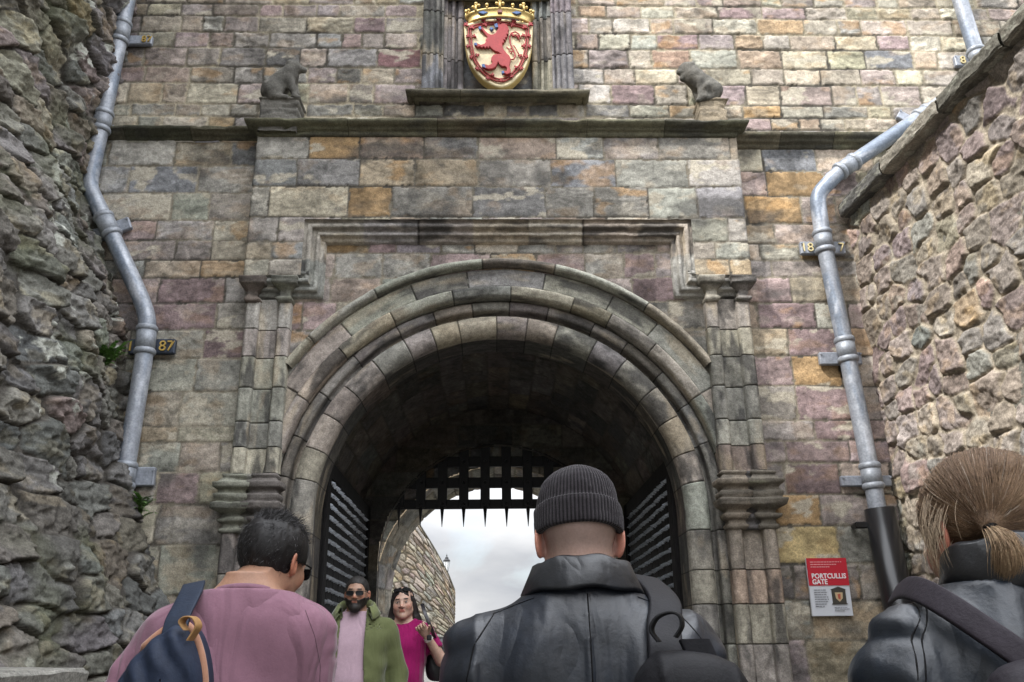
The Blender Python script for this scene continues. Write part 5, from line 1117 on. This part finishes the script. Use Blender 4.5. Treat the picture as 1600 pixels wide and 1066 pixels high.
# knitted beanie
nA, Zs = 560, None; A = np.linspace(0, 2*PI, nA, endpoint=False); pr = [(.9, -.006), (1.0, -.010), (1.07, -.006), (1.085, .004), (1.09, .03), (1.085, .054), (1.06, .064), (1.02, .067), (1.005, .074), (1.0, .085), (.965, .105), (.90, .125), (.80, .141), (.66, .154), (.48, .163), (.28, .168), (.10, .170), (.0, .170)]
pq = []
for a, b in zip(pr[:-1], pr[1:]):
    for t in np.linspace(0, 1, 5)[:-1]: pq.append((a[0]+(b[0]-a[0])*t, a[1]+(b[1]-a[1])*t))
pq.append(pr[-1]); pq = np.array(pq); k_, z_ = pq[:, 0][:, None], pq[:, 1][:, None]
rib = .0011*np.sign(np.cos(A*72))*np.abs(np.cos(A*72))**.5*np.minimum(1, k_*1.6)+.0014*fbm2(A*9+0*k_, z_*60+0*A, 4, 3)+.003*fbm2(A*1.6+0*k_, z_*14+0*A, 14, 2)
rr = k_*1.0; X = (.0835*rr+rib)*np.cos(A); Y = (.1045*rr+rib)*np.sin(A)-.008; Z = z_*.745+0*A+.010*np.sin(A)*(k_ > .3)*-1; Hq = np.stack([X, Y, Z+.012], -1)
P = Hq@B.R.T+B.Hc
cv = (np.array((.030, .027, .030))*(1+.55*np.cos(A*72)[None, :, None]*np.ones(k_.shape)[..., None])); o = grid('beanie', P*B.s, cv, M_knit, B.o, None, False, True)
# his rucksack
bp = lambda px, py, y: np.array(at(px, py, y))
rk = empty('backpack', tuple(bp(1078, 1190, -5.36)), 0, 'black rucksack with a carry loop hanging off the shoulder of the man in the beanie', 'backpack'); r0 = np.array(rk.location)
g = G(np.arange(-.20, .20, .008), np.arange(-.14, .16, .008), np.arange(-.30, .36, .008))
tp = bp(1072, 1008, -5.33)-r0
q = xf(g, (0, 0, 0), rotm(0, .05, .12)); d = ((np.abs(q.X)/.112)**3+(np.abs(q.Y)/.085)**3+(np.abs(q.Z-.0)/(tp[2]-.005))**3.2)**(1/3.1)-1; F = d*.085
F = F+fold(g, 21, .004, 6, 6, 6)*.7-.004*np.exp(-((np.abs(q.X)-.065)/.004)**2)-.004*np.exp(-((q.Z-.10)/.004)**2)*(np.abs(q.X) < .065)
V, Q = nets(g, F); mk('bag', V, Q, M_nylon, rk, np.ones((len(V), 1))*np.array((.009, .009, .011)))
pts = [bp(1008, 905, -5.02), bp(1030, 925, -5.13), bp(1040, 945, -5.20), bp(1038, 975, -5.25), bp(1040, 1010, -5.30), bp(1042, 1070, -5.33)]; pts = [p-r0 for p in pts]
ribbon('shoulder_strap', rk, pts, [(.065, 0, -.012)]*6, [(0, -.3, 1), (0, -.7, .8), (0, -1, .4), (0, -1, .2), (0, -1, .1), (0, -1, 0)], .014, M_nylon, (.013, .013, .016))
lp_ = [(1030, 1003), (1018, 985), (1026, 966), (1046, 957), (1062, 962), (1066, 978), (1056, 996)]; pts = [bp(a, b, -5.36-.0*i)-r0 for i, (a, b) in enumerate(lp_)]
ribbon('carry_loop', rk, pts, [(.012, .034, 0)]*7, [(-1, 0, -.2), (-1, 0, 0), (-.7, 0, .8), (0, 0, 1), (.7, 0, .6), (1, 0, 0), (1, 0, -.5)], .005, M_nylon, (.009, .009, .010))
pts = [bp(a, b, -5.37)-r0 for a, b in ((1085, 1000), (1098, 1030), (1108, 1075), (1112, 1130))]; ribbon('front_webbing', rk, pts, [(.055, 0, 0)]*4, [(0, -1, .4)]*4, .008, M_nylon, (.015, .015, .018))

# --- man in the mauve t-shirt, left foreground
ASK = (.34, .19, .125)
TEE = (.215, .115, .152)
Aa = {-1: [(-.195, -.01, 1.39), (-.315, -.02, 1.17), (-.36, .10, .96)], 1: [(.158, -.01, 1.40), (.190, .02, 1.13), (.19, .20, .98)]}
A1 = Person('man in a mauve t-shirt with short black greying hair, seen from behind on the left', (433, 812), -4.41, 1.80, .12, hy=-.58, hp=-.26, hr=.05, hoff=(.055, .05, -.075), hs=.97, skin=ASK, build=1.06, belly=.02, arms=Aa, res=.0042)
g = ax3((-.42, .38, .0075), (-.24, .26, .009), (.80, 1.58, .009, .007, 1.15, 1.56))
F = torso(g, 1.06, .012, dw=([.8, 1.1, 1.3, 1.42, 1.47, 1.50, 1.54], [.03, .03, .015, .006, .0, .0, .004]), zlo=.86, belly=.02)
F = smin(F, yoke(g, .04, 1.455, .165, 1.405, .055, .060), .06)
up = None
for q in (-1, 1):
    S_, E_, W__ = [np.array(a) for a in A1.arms[q]]; d = (E_-S_)/np.linalg.norm(E_-S_); c = cap(g, S_, E_, .068, .066)
    t = (g.X-S_[0])*d[0]+(g.Y-S_[1])*d[1]+(g.Z-S_[2])*d[2]; c = smax(c, t-(.165 if q < 0 else .21), .004); up = c if up is None else np.minimum(up, c)
F = smin(F, up, .035); sl_ = sst(np.abs(g.X), .19, .25)
dirn = g.X*.55+g.Z*.35
F = F+.034*fbm3(dirn*14, g.Y*3, g.Z*2.2, 33, 2)*(1-sl_)*sst(-g.Z, -1.50, -1.28)+.006*fold(g, 35, 1, 5, 5, 18)*sl_-.002
F = smax(F, g.Z-1.506-.10*g.Y*-1, .005); F = np.maximum(F, -torso(g, 1.0, -.012, zlo=.3, belly=.015))
tee = A1.sdf('t_shirt', g, F, M_tee, TEE)
collar_ring(A1, 'neckband', [(.074, -.012), (.073, .002), (.077, .006), (.083, .003), (.090, -.012)], tuple(np.array(TEE)*.95), M_tee, -PI, PI, cz=1.507, tilt=-.22, sy=.92, cy=-.012)
seam(A1, tee, 'sleeve_seam', [[(q*.155+.005, 1.462), (q*.188, 1.40), (q*.205, 1.33), (q*.205, 1.25), (q*.195, 1.19)] for q in (-1, 1)], .0011, tuple(np.array(TEE)*.45), M_tee)
A1.lower((.04, .045, .06))
def cap_hair(Pn, hc, r, th, keep, m, col, sd, res=.004, name='hair', amp=.004, fr=60):
    g = G(np.arange(-.125, .125, res), np.arange(-.14, .13, res), np.arange(-.12, .15, res)); F = ell(g, hc, tuple(np.array(r)+th)); n = fbm3(g.X*fr, g.Y*fr, g.Z*fr*.35, sd, 2)
    F = F+amp*n; F = smax(F, keep(g), .006); V, Q = nets(g, F); Vw = V*Pn.hs@Pn.R.T+Pn.Hc; C = np.array(col)*(1+.5*fbm3(V[:, 0]*80, V[:, 1]*80, V[:, 2]*30, sd+1, 2))[:, None]; return Pn.put(name, Vw, Q, m, C)
hcut = lambda g: np.maximum(-(g.Z+.050+.0*g.Y)+sst(g.Y, -.02, .02)*.058+sst(g.Y, .05, .07)*.05, g.Y-.088)
ho = cap_hair(A1, (0, -.014, .032), (.080, .101, .092), .010, hcut, M_hair, (.010, .009, .009), 41)
rg = np.random.default_rng(5); Nh = 5200
u = rg.normal(size=(Nh*2, 3)); u /= np.linalg.norm(u, axis=1)[:, None]; u = u[(u[:, 2] > -.72) & ~((u[:, 1] > .25) & (u[:, 2] < .45)) & (u[:, 2] > -.75-0*u[:, 1])][:Nh]
r0_ = np.array([.086, .107, .098]); c0_ = np.array([0, -.014, .032]); base = u*r0_+c0_; base = base[(base[:, 2] > -.045) | (base[:, 1] < -.03)]; u = (base-c0_)/r0_; n = u/np.linalg.norm(u, axis=1)[:, None]
K = 6; tt = np.linspace(0, 1, K)[None, :, None]; top = sst(u[:, 2], .25, .8)[:, None, None]
flow = np.stack([0*u[:, 0], -.75*np.ones(len(u)), -.35-.8*(u[:, 1] < 0)*(1-u[:, 2])], -1); flow = np.where(u[:, 2:3] > .5, np.stack([.3*u[:, 0], .45+0*u[:, 0], .35+0*u[:, 0]], -1), flow); flow -= n*(flow*n).sum(1)[:, None]; flow /= np.linalg.norm(flow, axis=1)[:, None]
ln = (.020+.010*top)*rg.uniform(.7, 1.25, (len(u), 1, 1)); jit = rg.normal(0, .22, (len(u), 1, 3))
Ps = base[:, None]-n[:, None]*.004+ln*tt*(flow[:, None]*(1-.25*top)+jit*tt+n[:, None]*(.16+.55*top*rg.uniform(.2, 1, (len(u), 1, 1))))
gry = (rg.uniform(0, 1, len(u)) < .10+.15*(np.abs(u[:, 0]) > .6))[:, None]; cols = np.where(gry, np.array((.13, .125, .13)), np.array((.012, .011, .011)))*rg.uniform(.6, 1.4, (len(u), 1))
strands('hair_strands', ho, (Ps@A1.R.T+A1.Hc), .0006, cols, M_hair, A1.s)
def glasses(Pn, z0=.002, y0=.100, sc=1., pitch=0., name='sunglasses', parent=None):
    mb = MB(); R = rotm(0, pitch, 0)
    T_ = lambda p: (R@np.array(p))*Pn.hs@Pn.R.T+Pn.Hc if False else (Pn.R@((R@np.array(p))*Pn.hs)+Pn.Hc)
    for q in (-1, 1):
        pts = []
        n = 16; V = []
        for i in range(n):
            a = i*2*PI/n; cx, sz_ = math.cos(a), math.sin(a); V.append((q*.033+.0265*np.sign(cx)*abs(cx)**.6, y0-((q*.033+.0255*cx)/.09)**2*.012, z0-.002+(.0165 if sz_ < 0 else .0145)*np.sign(sz_)*abs(sz_)**.6))
        Vf = [T_(v) for v in V]; Vb = [T_((v[0], v[1]-.003, v[2])) for v in V]; F_ = [tuple(range(n)), tuple(range(2*n-1, n-1, -1))]+[((i+1) % n, i, n+i, n+(i+1) % n) for i in range(n)]; mb.add(np.array(Vf+Vb)*Pn.s, F_)
        mb.tube(np.array([T_(v) for v in V+[V[0]]])*Pn.s, .0018, 6)
        mb.tube(np.array([T_(v) for v in ((q*.056, y0-.006, z0+.010), (q*.072, y0-.022, z0+.010), (q*.081, .03, z0+.006), (q*.084, -.012, z0+.002), (q*.082, -.03, z0-.014))])*Pn.s, .0022, 6)
    mb.tube(np.array([T_(v) for v in ((-.010, y0+.001, z0+.006), (0, y0+.003, z0+.009), (.010, y0+.001, z0+.006))])*Pn.s, .002, 6)
    return mb.build(name, M_glass, parent or Pn.o, smooth=False)
glasses(A1)
# his sling bag
sb = empty('sling_bag', tuple(bp(250, 1120, -4.710)), 0, 'navy sling bag with copper piping on the back of the man in mauve', 'bag'); r0 = np.array(sb.location)
ol = [(252, 1150), (185, 1110), (190, 1062), (222, 1018), (262, 984), (290, 976), (306, 992), (318, 1030), (322, 1075), (316, 1130), (290, 1160)]
def smooth_closed(p, n=6):
    p = np.array(p, float); out = []; m = len(p)
    for i in range(m):
        p0, p1, p2, p3 = p[i-1], p[i], p[(i+1) % m], p[(i+2) % m]
        for t in np.linspace(0, 1, n, endpoint=False): out.append(.5*((2*p1)+(-p0+p2)*t+(2*p0-5*p1+4*p2-p3)*t*t+(-p0+3*p1-3*p2+p3)*t**3))
    return np.array(out)
olw = smooth_closed([(bp(a, b, -4.710)-r0)[[0, 2]] for a, b in ol]); cc2 = olw.mean(0); rings = [(.97, .085), (1, .06), (1, .0), (.985, -.02), (.90, -.045), (.75, -.062), (.5, -.073), (.25, -.078), (.02, -.080)]
P = np.array([[(cc2[0]+(x-cc2[0])*k, yy, cc2[1]+(z-cc2[1])*k) for x, z in olw] for k, yy in rings]); P2 = [P[0]]
for a, b in zip(P[:-1], P[1:]):
    for t in np.linspace(0, 1, 6)[1:]: P2.append(a+(b-a)*t)
P2 = np.array(P2); an = np.arctan2(P2[..., 2]-cc2[1], P2[..., 0]-cc2[0]); rad = np.hypot(P2[..., 2]-cc2[1], P2[..., 0]-cc2[0]); P2[..., 1] -= .007*np.cos(P2[..., 0]*95+P2[..., 2]*50+2*fbm2(P2[..., 0]*8, P2[..., 2]*5, 4, 2))*sst(rad, .0, .05)*(P2[..., 1] < .01)
grid('bag', P2, np.ones(P2.shape)*np.array((.020, .028, .050)), M_nylon, sb, None, True, True)
mb = MB(); e = [(x, -.012, z) for x, z in olw]; e = e+[e[0]]; i0 = 3*6; pts = e[i0:i0+6*7]; V = []; F_ = []
mb.tube(pts, [.002]+[.010]*(len(pts)-2)+[.002], 10, (.36, .19, .125)); mb.build('piping', M_cotton, sb, usecol=True, smooth=True)
pts = [bp(a, b, yy)-r0 for a, b, yy in ((303, 912, -4.470), (298, 925, -4.610), (288, 945, -4.680), (278, 965, -4.720), (272, 988, -4.740))]
ribbon('strap', sb, pts, [(.062, 0, .012)]*5, [(0, -.2, 1), (0, -.8, .6), (0, -1, .25), (0, -1, .1), (0, -1, 0)], .007, M_nylon, (.018, .026, .045))
pts = [bp(a, b, -4.765)-r0 for a, b in ((292, 985), (284, 973), (290, 965), (301, 964), (308, 970), (310, 980), (303, 992), (297, 1001))]
ribbon('tag_loop', sb, pts, [(.010, .022, 0)]*8, [(-1, 0, 0), (-1, 0, .4), (-.4, 0, 1), (.3, 0, 1), (1, 0, .5), (1, 0, -.2), (.8, 0, -.4), (.8, 0, -.4)], .003, M_nylon, (.30, .17, .07))

# --- ponytailed person, right foreground
CSK = (.46, .24, .17)
C1 = Person('person with a fair brown ponytail and black leather jacket, back turned, far right', (1520, 722), -5.58, 1.80, .06, hy=.10, hp=-.10, hoff=(0, .02, -.042), skin=CSK, build=1.0, res=.0038, ear=2.0, hs=1.02)
g = ax3((-.44, .44, .0075), (-.26, .24, .009), (.60, 1.60, .011, .007, 1.2, 1.6))
F = torso(g, 1.0, .022, dw=([.6, 1.0, 1.3, 1.40, 1.46, 1.50, 1.54], [.03, .015, .01, .012, .008, .012, .014]), zlo=.62)
F = smin(F, yoke(g, .05, 1.49, .180, 1.45, .052, .060), .05); F = smin(F, arms(g, C1.P, (.062, .056, .05, .042), .012), .04); sl_ = sst(np.abs(g.X), .18, .22)
F = F+fold(g, 51, .030, 8, 4, 4, 0)*(1-sl_)+fold(g, 54, .010, 6, 6, 12)*sl_-.004*np.exp(-((np.abs(g.X)-.192)/.0045)**2)*(g.Z > 1.15)-.0035*np.exp(-((np.abs(g.X-.02)-.022)/.0035)**2)*(g.Y < 0)*(g.Z > 1.2)
F = smax(F, g.Z-1.55, .006); F = np.maximum(F, -torso(g, .95, -.02, zlo=.3))
jk = C1.sdf('leather_jacket', g, F, M_leather, (.011, .016, .024), var=.3)
collar_ring(C1, 'jacket_collar', [(.078, -.03), (.080, .02), (.086, .052), (.094, .058), (.101, .052), (.106, .02), (.118, -.02), (.10, -.03)], (.008, .009, .011), M_leather, -2.6, 2.6, cz=1.55, tilt=-.10)
seam(C1, jk, 'back_seam', [[(x, 1.54), (x+.004, 1.3), (x, 1.0)] for x in (.012, .030)], .0012)
seam(C1, jk, 'sleeve_seam', [[(q*(.165+o), 1.52), (q*(.200+o), 1.47), (q*(.218+o), 1.39), (q*(.215+o), 1.28), (q*(.195+o), 1.20)] for q in (-1, 1) for o in (0, .010)], .0014)
C1.lower((.03, .03, .04))
kp = lambda g: np.maximum(-(g.Z+.060)+sst(g.Y, -.035, -.005)*.062+sst(g.Y, .02, .07)*.06, g.Y-.086)
hb = cap_hair(C1, (0, -.012, .030), (.0785, .100, .091), .006, kp, M_hair, (.16, .105, .065), 61, fr=30, amp=.003)
tie = C1.loc_of(1548, 826, -5.70); tl = C1.R.T@(tie-C1.Hc)/C1.hs; c0_ = np.array([0, -.012, .030]); r0_ = np.array([.086, .108, .098]); td = (tl-c0_)/r0_; tdn = td/np.linalg.norm(td)
Nh = 9500; u = rg.normal(size=(Nh*2, 3)); u /= np.linalg.norm(u, axis=1)[:, None]; ok = ((u[:, 2] > -.80) & ~((u[:, 1] > .1) & (u[:, 2] < .22)) & ~((np.abs(u[:, 0]) > .80) & (u[:, 2] < -.18) & (u[:, 1] > -.25))); u = u[ok][:Nh]
K = 16; tt = np.linspace(0, 1, K)[None, :, None]; dd = np.clip((u*tdn).sum(1), -.999, .999); om = np.arccos(dd)[:, None, None]
pth = (np.sin((1-tt)*om)*u[:, None]+np.sin(tt*om)*tdn)/np.sin(om); sag = np.array([0, 0, -1.])*np.sin(tt*PI)*(.16+.18*rg.uniform(0, 1, (len(u), 1, 1)))*np.clip(om, 0, 1.6)*np.abs(u[:, :1, None]); pth = pth+sag*.8; pth /= np.linalg.norm(pth, axis=2)[..., None]
nz_ = rg.normal(0, 1, (len(u), 1, 3)); clump = fbm3(u[:, 0]*5, u[:, 1]*5, u[:, 2]*5, 8, 2)
lift = 1.0+(.022*np.abs(rg.normal(0, 1, (len(u), 1, 1)))+.05*clump[:, None, None])*np.sin(tt*PI)+.008; wob = nz_*.022*np.sin(tt*PI)*np.sin(tt*5+nz_[..., :1])
Ps = c0_+(pth+wob)*lift*r0_; endp = tl[None, None]+rg.normal(0, .004, (len(u), 1, 3)); bl = sst(tt, .85, 1); Ps = Ps*(1-bl)+endp*bl
mixc = rg.uniform(0, 1, (len(u), 1)); mixc = .35*mixc+.65*np.clip(.5+1.6*fbm3(u[:, 0]*3.2, u[:, 1]*3.2, u[:, 2]*3.2, 18, 3), 0, 1)[:, None]; cols = np.array((.15, .092, .058))*(1-mixc)+np.array((.34, .225, .135))*mixc; gr_ = rg.uniform(0, 1, (len(u), 1)) < .03; cols = np.where(gr_, np.array((.42, .36, .29)), cols)*rg.uniform(.88, 1.12, (len(u), 1))
strands('hair_strands', hb, (Ps*C1.hs)@C1.R.T+C1.Hc, .00036, cols, M_hair, C1.s)
Np = 2200; e2 = C1.loc_of(1572, 893, -5.72)-tie; K = 9; tt = np.linspace(0, 1, K)[None, :, None]; sp_ = rg.normal(0, 1, (Np, 1, 3))*np.array([.009, .007, .006]); ll = rg.uniform(.72, 1.12, (Np, 1, 1))
Ps = tie+sp_*.35*(1-tt)+sp_*.80*np.sin(tt*PI*.62)+e2*tt*ll+np.array([0, -.022, 0])*np.sin(tt*PI)*1.0
mixc = rg.uniform(0, 1, (Np, 1)); cols = np.array((.26, .17, .10))*(1-mixc)+np.array((.42, .30, .18))*mixc; strands('ponytail', hb, Ps, .00042, cols, M_hair, C1.s)
mb = MB(); v = e2/np.linalg.norm(e2); mb.cyl((tie-v*.004)*C1.s, (tie+v*.008)*C1.s, .0105, .0105, 16); mb.build('hair_tie', M_nylon, hb); hb.children[-1].data.color_attributes.new('col', 'FLOAT_COLOR', 'POINT').data.foreach_set('color', [.01, .01, .02, 1]*len(hb.children[-1].data.vertices))
Nl = 70; st_ = C1.loc_of(1462, 800, -5.62); K = 12; tt = np.linspace(0, 1, K)[None, :, None]; en = C1.loc_of(1468, 876, -5.64); j0 = rg.normal(0, 1, (Nl, 1, 3))*np.array([.012, .010, .018]); Ps = (st_+j0)*(1-tt)+(en+j0*np.array([.5, 1, .9])+rg.normal(0, .006, (Nl, 1, 3)))*tt+np.array([-.012, -.005, 0])*np.sin(tt*PI)
strands('loose_strands', hb, Ps, .0005, np.array((.36, .27, .18))*rg.uniform(.6, 1.2, (Nl, 1)), M_hair, C1.s)
# their backpack
bk = empty('backpack', tuple(bp(1640, 1130, -5.84)), 0, 'dark plum backpack strap and bag on the leather jacket at the far right', 'backpack'); r0 = np.array(bk.location)
g = G(np.arange(-.16, .22, .008), np.arange(-.10, .14, .008), np.arange(-.32, .16, .008)); tp = bp(1600, 1036, -5.84)-r0
d = ((np.abs(g.X-.03)/.125)**3+(np.abs(g.Y)/.07)**3+(np.abs(g.Z-tp[2]+.17)/.185)**3)**(1/3)-1; V, Q = nets(g, d*.07+fold(g, 22, .003, 6, 6, 6)); mk('bag', V, Q, M_nylon, bk, np.ones((len(V), 1))*np.array((.020, .017, .022)))
pts = [bp(a, b, yy)-r0 for a, b, yy in ((1396, 930, -5.50), (1412, 918, -5.60), (1438, 922, -5.68), (1480, 945, -5.745), (1530, 978, -5.775), (1580, 1012, -5.80), (1625, 1045, -5.82))]
ribbon('shoulder_strap', bk, pts, [(.022, 0, .030)]*7, [(-.5, -.2, 1), (-.3, -.7, .8), (0, -1, .5), (0, -1, .25), (0, -1, .15), (0, -1, .1), (0, -1, .1)], .007, M_nylon, (.030, .025, .032))

# --- bearded man coming down, facing the camera
DSK = (.33, .195, .135); GRN = (.105, .118, .052)
D1 = Person('bearded man in sunglasses and an open olive green jacket over a pink t-shirt', (559, 900), -1.10, 1.78, PI+.03, hy=-.04, hp=.02, skin=DSK, build=1.12, belly=.03, res=.0045, hoff=(0, .0, -.02), hs=.95)
g = ax3((-.26, .26, .011), (-.20, .26, .011), (.80, 1.55, .012)); F = torso(g, 1.12, .010, zlo=.86, zhi=1.535, belly=.035)+fold(g, 71, .003, 8, 4, 4); F = smin(F, arms(g, D1.P, add=.006, only='upper'), .03); F = smax(F, np.abs(g.X)-.235, .004); F = np.maximum(F, -torso(g, 1.05, -.02, zlo=.3)); D1.sdf('t_shirt', g, F, M_cotton, (.40, .285, .335))
collar_ring(D1, 'neckband', [(.070, -.012), (.070, .010), (.075, .013), (.084, -.012)], (.36, .25, .30), M_cotton, -PI, PI, cz=1.535, tilt=-.35, sy=.95)
g = ax3((-.42, .42, .011), (-.24, .30, .011), (.72, 1.57, .012)); F = torso(g, 1.12, .036, dw=([.7, 1.0, 1.3, 1.40, 1.46, 1.50, 1.54], [.03, .01, .005, .01, .008, .01, .01]), zlo=.74, belly=.03)
F = smin(F, yoke(g, .04, 1.47, .175, 1.425, .05, .055), .05); F = smin(F, arms(g, D1.P, (.062, .056, .05, .040), .012), .04); F = F+fold(g, 74, .005, 6, 5, 8)
F = smax(F, -torso(g, 1.12, .018, zlo=.3, belly=.035), .004); F = smax(F, -np.maximum(np.abs(g.X-.008)-(.078+.02*sst(-g.Z, -1.4, -.9)), -g.Y+.01), .006); F = smax(F, g.Z-1.55, .006)
D1.sdf('green_jacket', g, F, M_cotton, GRN, var=.12)
lap = [(.080, -.03), (.088, .025), (.098, .052), (.108, .052), (.128, .02), (.152, -.022), (.146, -.034), (.11, .005), (.10, -.03)]
collar_ring(D1, 'jacket_collar', lap, tuple(np.array(GRN)*1.25), M_cotton, -2.45, 2.45, cz=1.545, tilt=-.28, open_flare=1.4)
D1.lower((.035, .04, .06))
cap_hair(D1, (0, -.014, .030), (.0785, .099, .090), .004, lambda g: np.maximum(-(g.Z+.045)+sst(g.Y, -.02, .02)*.062+sst(g.Y, .04, .07)*.045, g.Y-.078), M_hair, (.018, .016, .015), 75)
g = G(np.arange(-.09, .09, .0045), np.arange(-.03, .13, .0045), np.arange(-.14, .03, .0045)); F = head_sdf(g)-.005+.002*fbm3(g.X*90, g.Y*90, g.Z*90, 3, 2); F = smin(F, ell(g, (0, .070, -.104), (.036, .030, .026)), .02)
low = smin(g.Z+.048-.5*np.clip(np.abs(g.X)-.03, 0, 1)*1.0, 9, .01); kp2 = np.maximum(low, -.010-g.Y)
mouth = -np.maximum(np.abs(g.X)-.020, np.abs(g.Z+.0605)-.0085); kp2 = np.maximum(kp2, mouth); F = smax(F, kp2, .004); V, Q = nets(g, F); D1.put('beard', V*D1.hs@D1.R.T+D1.Hc, Q, M_hair, np.array((.022, .018, .016))*(1+.4*fbm3(V[:, 0]*90, V[:, 1]*90, V[:, 2]*40, 5, 2))[:, None])
glasses(D1, z0=.0)

# --- dark haired woman in magenta, facing the camera
ESK = (.47, .30, .23); MAG = (.235, .008, .085)
Ea = {1: [(.165, -.012, 1.40), (.245, -.05, 1.17), (.115, .135, 1.30)]}
E1 = Person('dark haired woman in a magenta ribbed dress, holding her bag strap', (631, 918), -.42, 1.68, PI-.10, hy=.06, hp=.03, hr=.07, hoff=(0, .0, -.055), hs=1.02, skin=ESK, build=1.10, belly=.05, arms={-1: [(-.175, -.012, 1.40), (-.300, .02, 1.20), (-.205, .140, 1.375)]}, res=.0045, round_=.005, female=True, lip=(.85, .42, .42))
g = ax3((-.34, .34, .008), (-.22, .30, .010), (.62, 1.55, .012))
F = torso(g, 1.10, .010, dd=([.7, .95, 1.1, 1.28, 1.36, 1.45], [.03, .01, .0, .03, .02, 0]), zlo=.64, belly=.06)
for q in (-1, 1): F = smin(F, ell(g, (q*.080, .105, 1.285), (.082, .070, .078)), .04)
up = None
for q in (-1, 1):
    S_, E_, W__ = [np.array(a) for a in E1.arms[q]]; d = (E_-S_)/np.linalg.norm(E_-S_); c = cap(g, S_, E_, .064, .060); t = (g.X-S_[0])*d[0]+(g.Y-S_[1])*d[1]+(g.Z-S_[2])*d[2]; c = smax(c, t-.15, .004); up = c if up is None else np.minimum(up, c)
F = smin(F, up, .03); F = F+.0022*np.cos(g.X*260)+fold(g, 81, .003, 4, 4, 9)
neck = ell(g, (0, .03, 1.535), (.098, .110, .085)); F = smax(F, -neck, .006); F = np.maximum(F, -torso(g, 1.02, -.02, zlo=.3, belly=.03)); E1.sdf('ribbed_dress', g, F, M_cotton, MAG)
g = ax3((-.30, .30, .016), (-.22, .26, .016), (.30, .75, .018)); F = np.hypot(g.X/1.15, (g.Y-.01)/.85)-.17-.04*(.75-g.Z); F = np.maximum(np.maximum(F, g.Z-.72), .34-g.Z); E1.sdf('skirt', g, F+fold(g, 83, .008, 7, 5, 1.5), M_cotton, MAG)
for q in (-1, 1):
    g = G(np.arange(q*.10-.07, q*.10+.07, .009), np.arange(-.10, .22, .009), np.arange(-.02, .12, .009)); F = cap(g, (q*.10, -.03, .03), (q*.11, .13, .02), .042, .034); E1.sdf('shoe', g, smax(F, -.012-g.Z, .006), M_nylon, (.03, .03, .03))
g = G(np.arange(-.17, .17, .005), np.arange(-.15, .14, .005), np.arange(-.30, .15, .006))
F = ell(g, (0, -.016, .030), (.084, .106, .094)); F = smin(F, ell(g, (0, -.060, -.07), (.092, .060, .13)), .03)
for q in (-1, 1): F = smin(F, cap(g, (q*.074, .012, .02), (q*.090, -.02, -.12), .020, .034), .02); F = smin(F, cap(g, (q*.090, -.02, -.12), (q*.115, .0, -.21), .034, .022), .02)
F = F+.012*fbm3(g.X*34, g.Y*34, g.Z*14, 85, 3); face = ell(g, (0, .085, -.030), (.066, .095, .092)); F = smax(F, -face, .008); F = np.maximum(F, -(ell(g, (0, -.01, .02), (.07, .09, .085)))*1.0)
V, Q = nets(g, F); hb = E1.put('hair', V@E1.R.T+E1.Hc, Q, M_hair, np.array((.020, .015, .014))*(1+.6*fbm3(V[:, 0]*60, V[:, 1]*60, V[:, 2]*12, 86, 2))[:, None])
glasses(E1, z0=.012, y0=.118, pitch=.85)
S_, E_, W__ = [np.array(a) for a in E1.arms[-1]]; d = (W__-E_)/np.linalg.norm(W__-E_); w_ = W__-d*.028; mb = MB(); mb.cyl((w_-d*.011)*E1.s, (w_+d*.011)*E1.s, .0325, .031, 20, (.62, .56, .52)); mb.build('watch_strap', M_col, E1.o, usecol=True)
mb = MB(); mb.box((w_+np.array([-.012, .028, .006]))*E1.s, (.034, .014, .036), bev=.004, col=(.01, .01, .012), R=rotm(.5)); mb.build('watch', M_col, E1.o, usecol=True)
hbg = empty('handbag', tuple(bp(690, 1030, -.30)), 0, 'black shoulder bag tucked under the arm of the woman in magenta', 'handbag'); r0 = np.array(hbg.location)
g = G(np.arange(-.16, .16, .01), np.arange(-.10, .10, .01), np.arange(-.20, .18, .01)); d = ((np.abs(g.X)/.115)**4+(np.abs(g.Y)/.06)**3+(np.abs(g.Z)/.15)**4)**(1/3.5)-1; V, Q = nets(g, d*.06); mk('bag', V, Q, M_leather, hbg, np.ones((len(V), 1))*np.array((.015, .015, .017)))
pts = [bp(a, b, yy)-r0 for a, b, yy in ((683, 1008, -.36), (675, 985, -.56), (668, 968, -.585), (662, 952, -.53), (660, 944, -.42))]
ribbon('strap', hbg, pts, [(.028, 0, 0)]*5, [(0, -1, 0), (0, -1, 0), (0, -1, .1), (0, -1, .6), (0, 0, 1)], .006, M_leather, (.02, .018, .022))
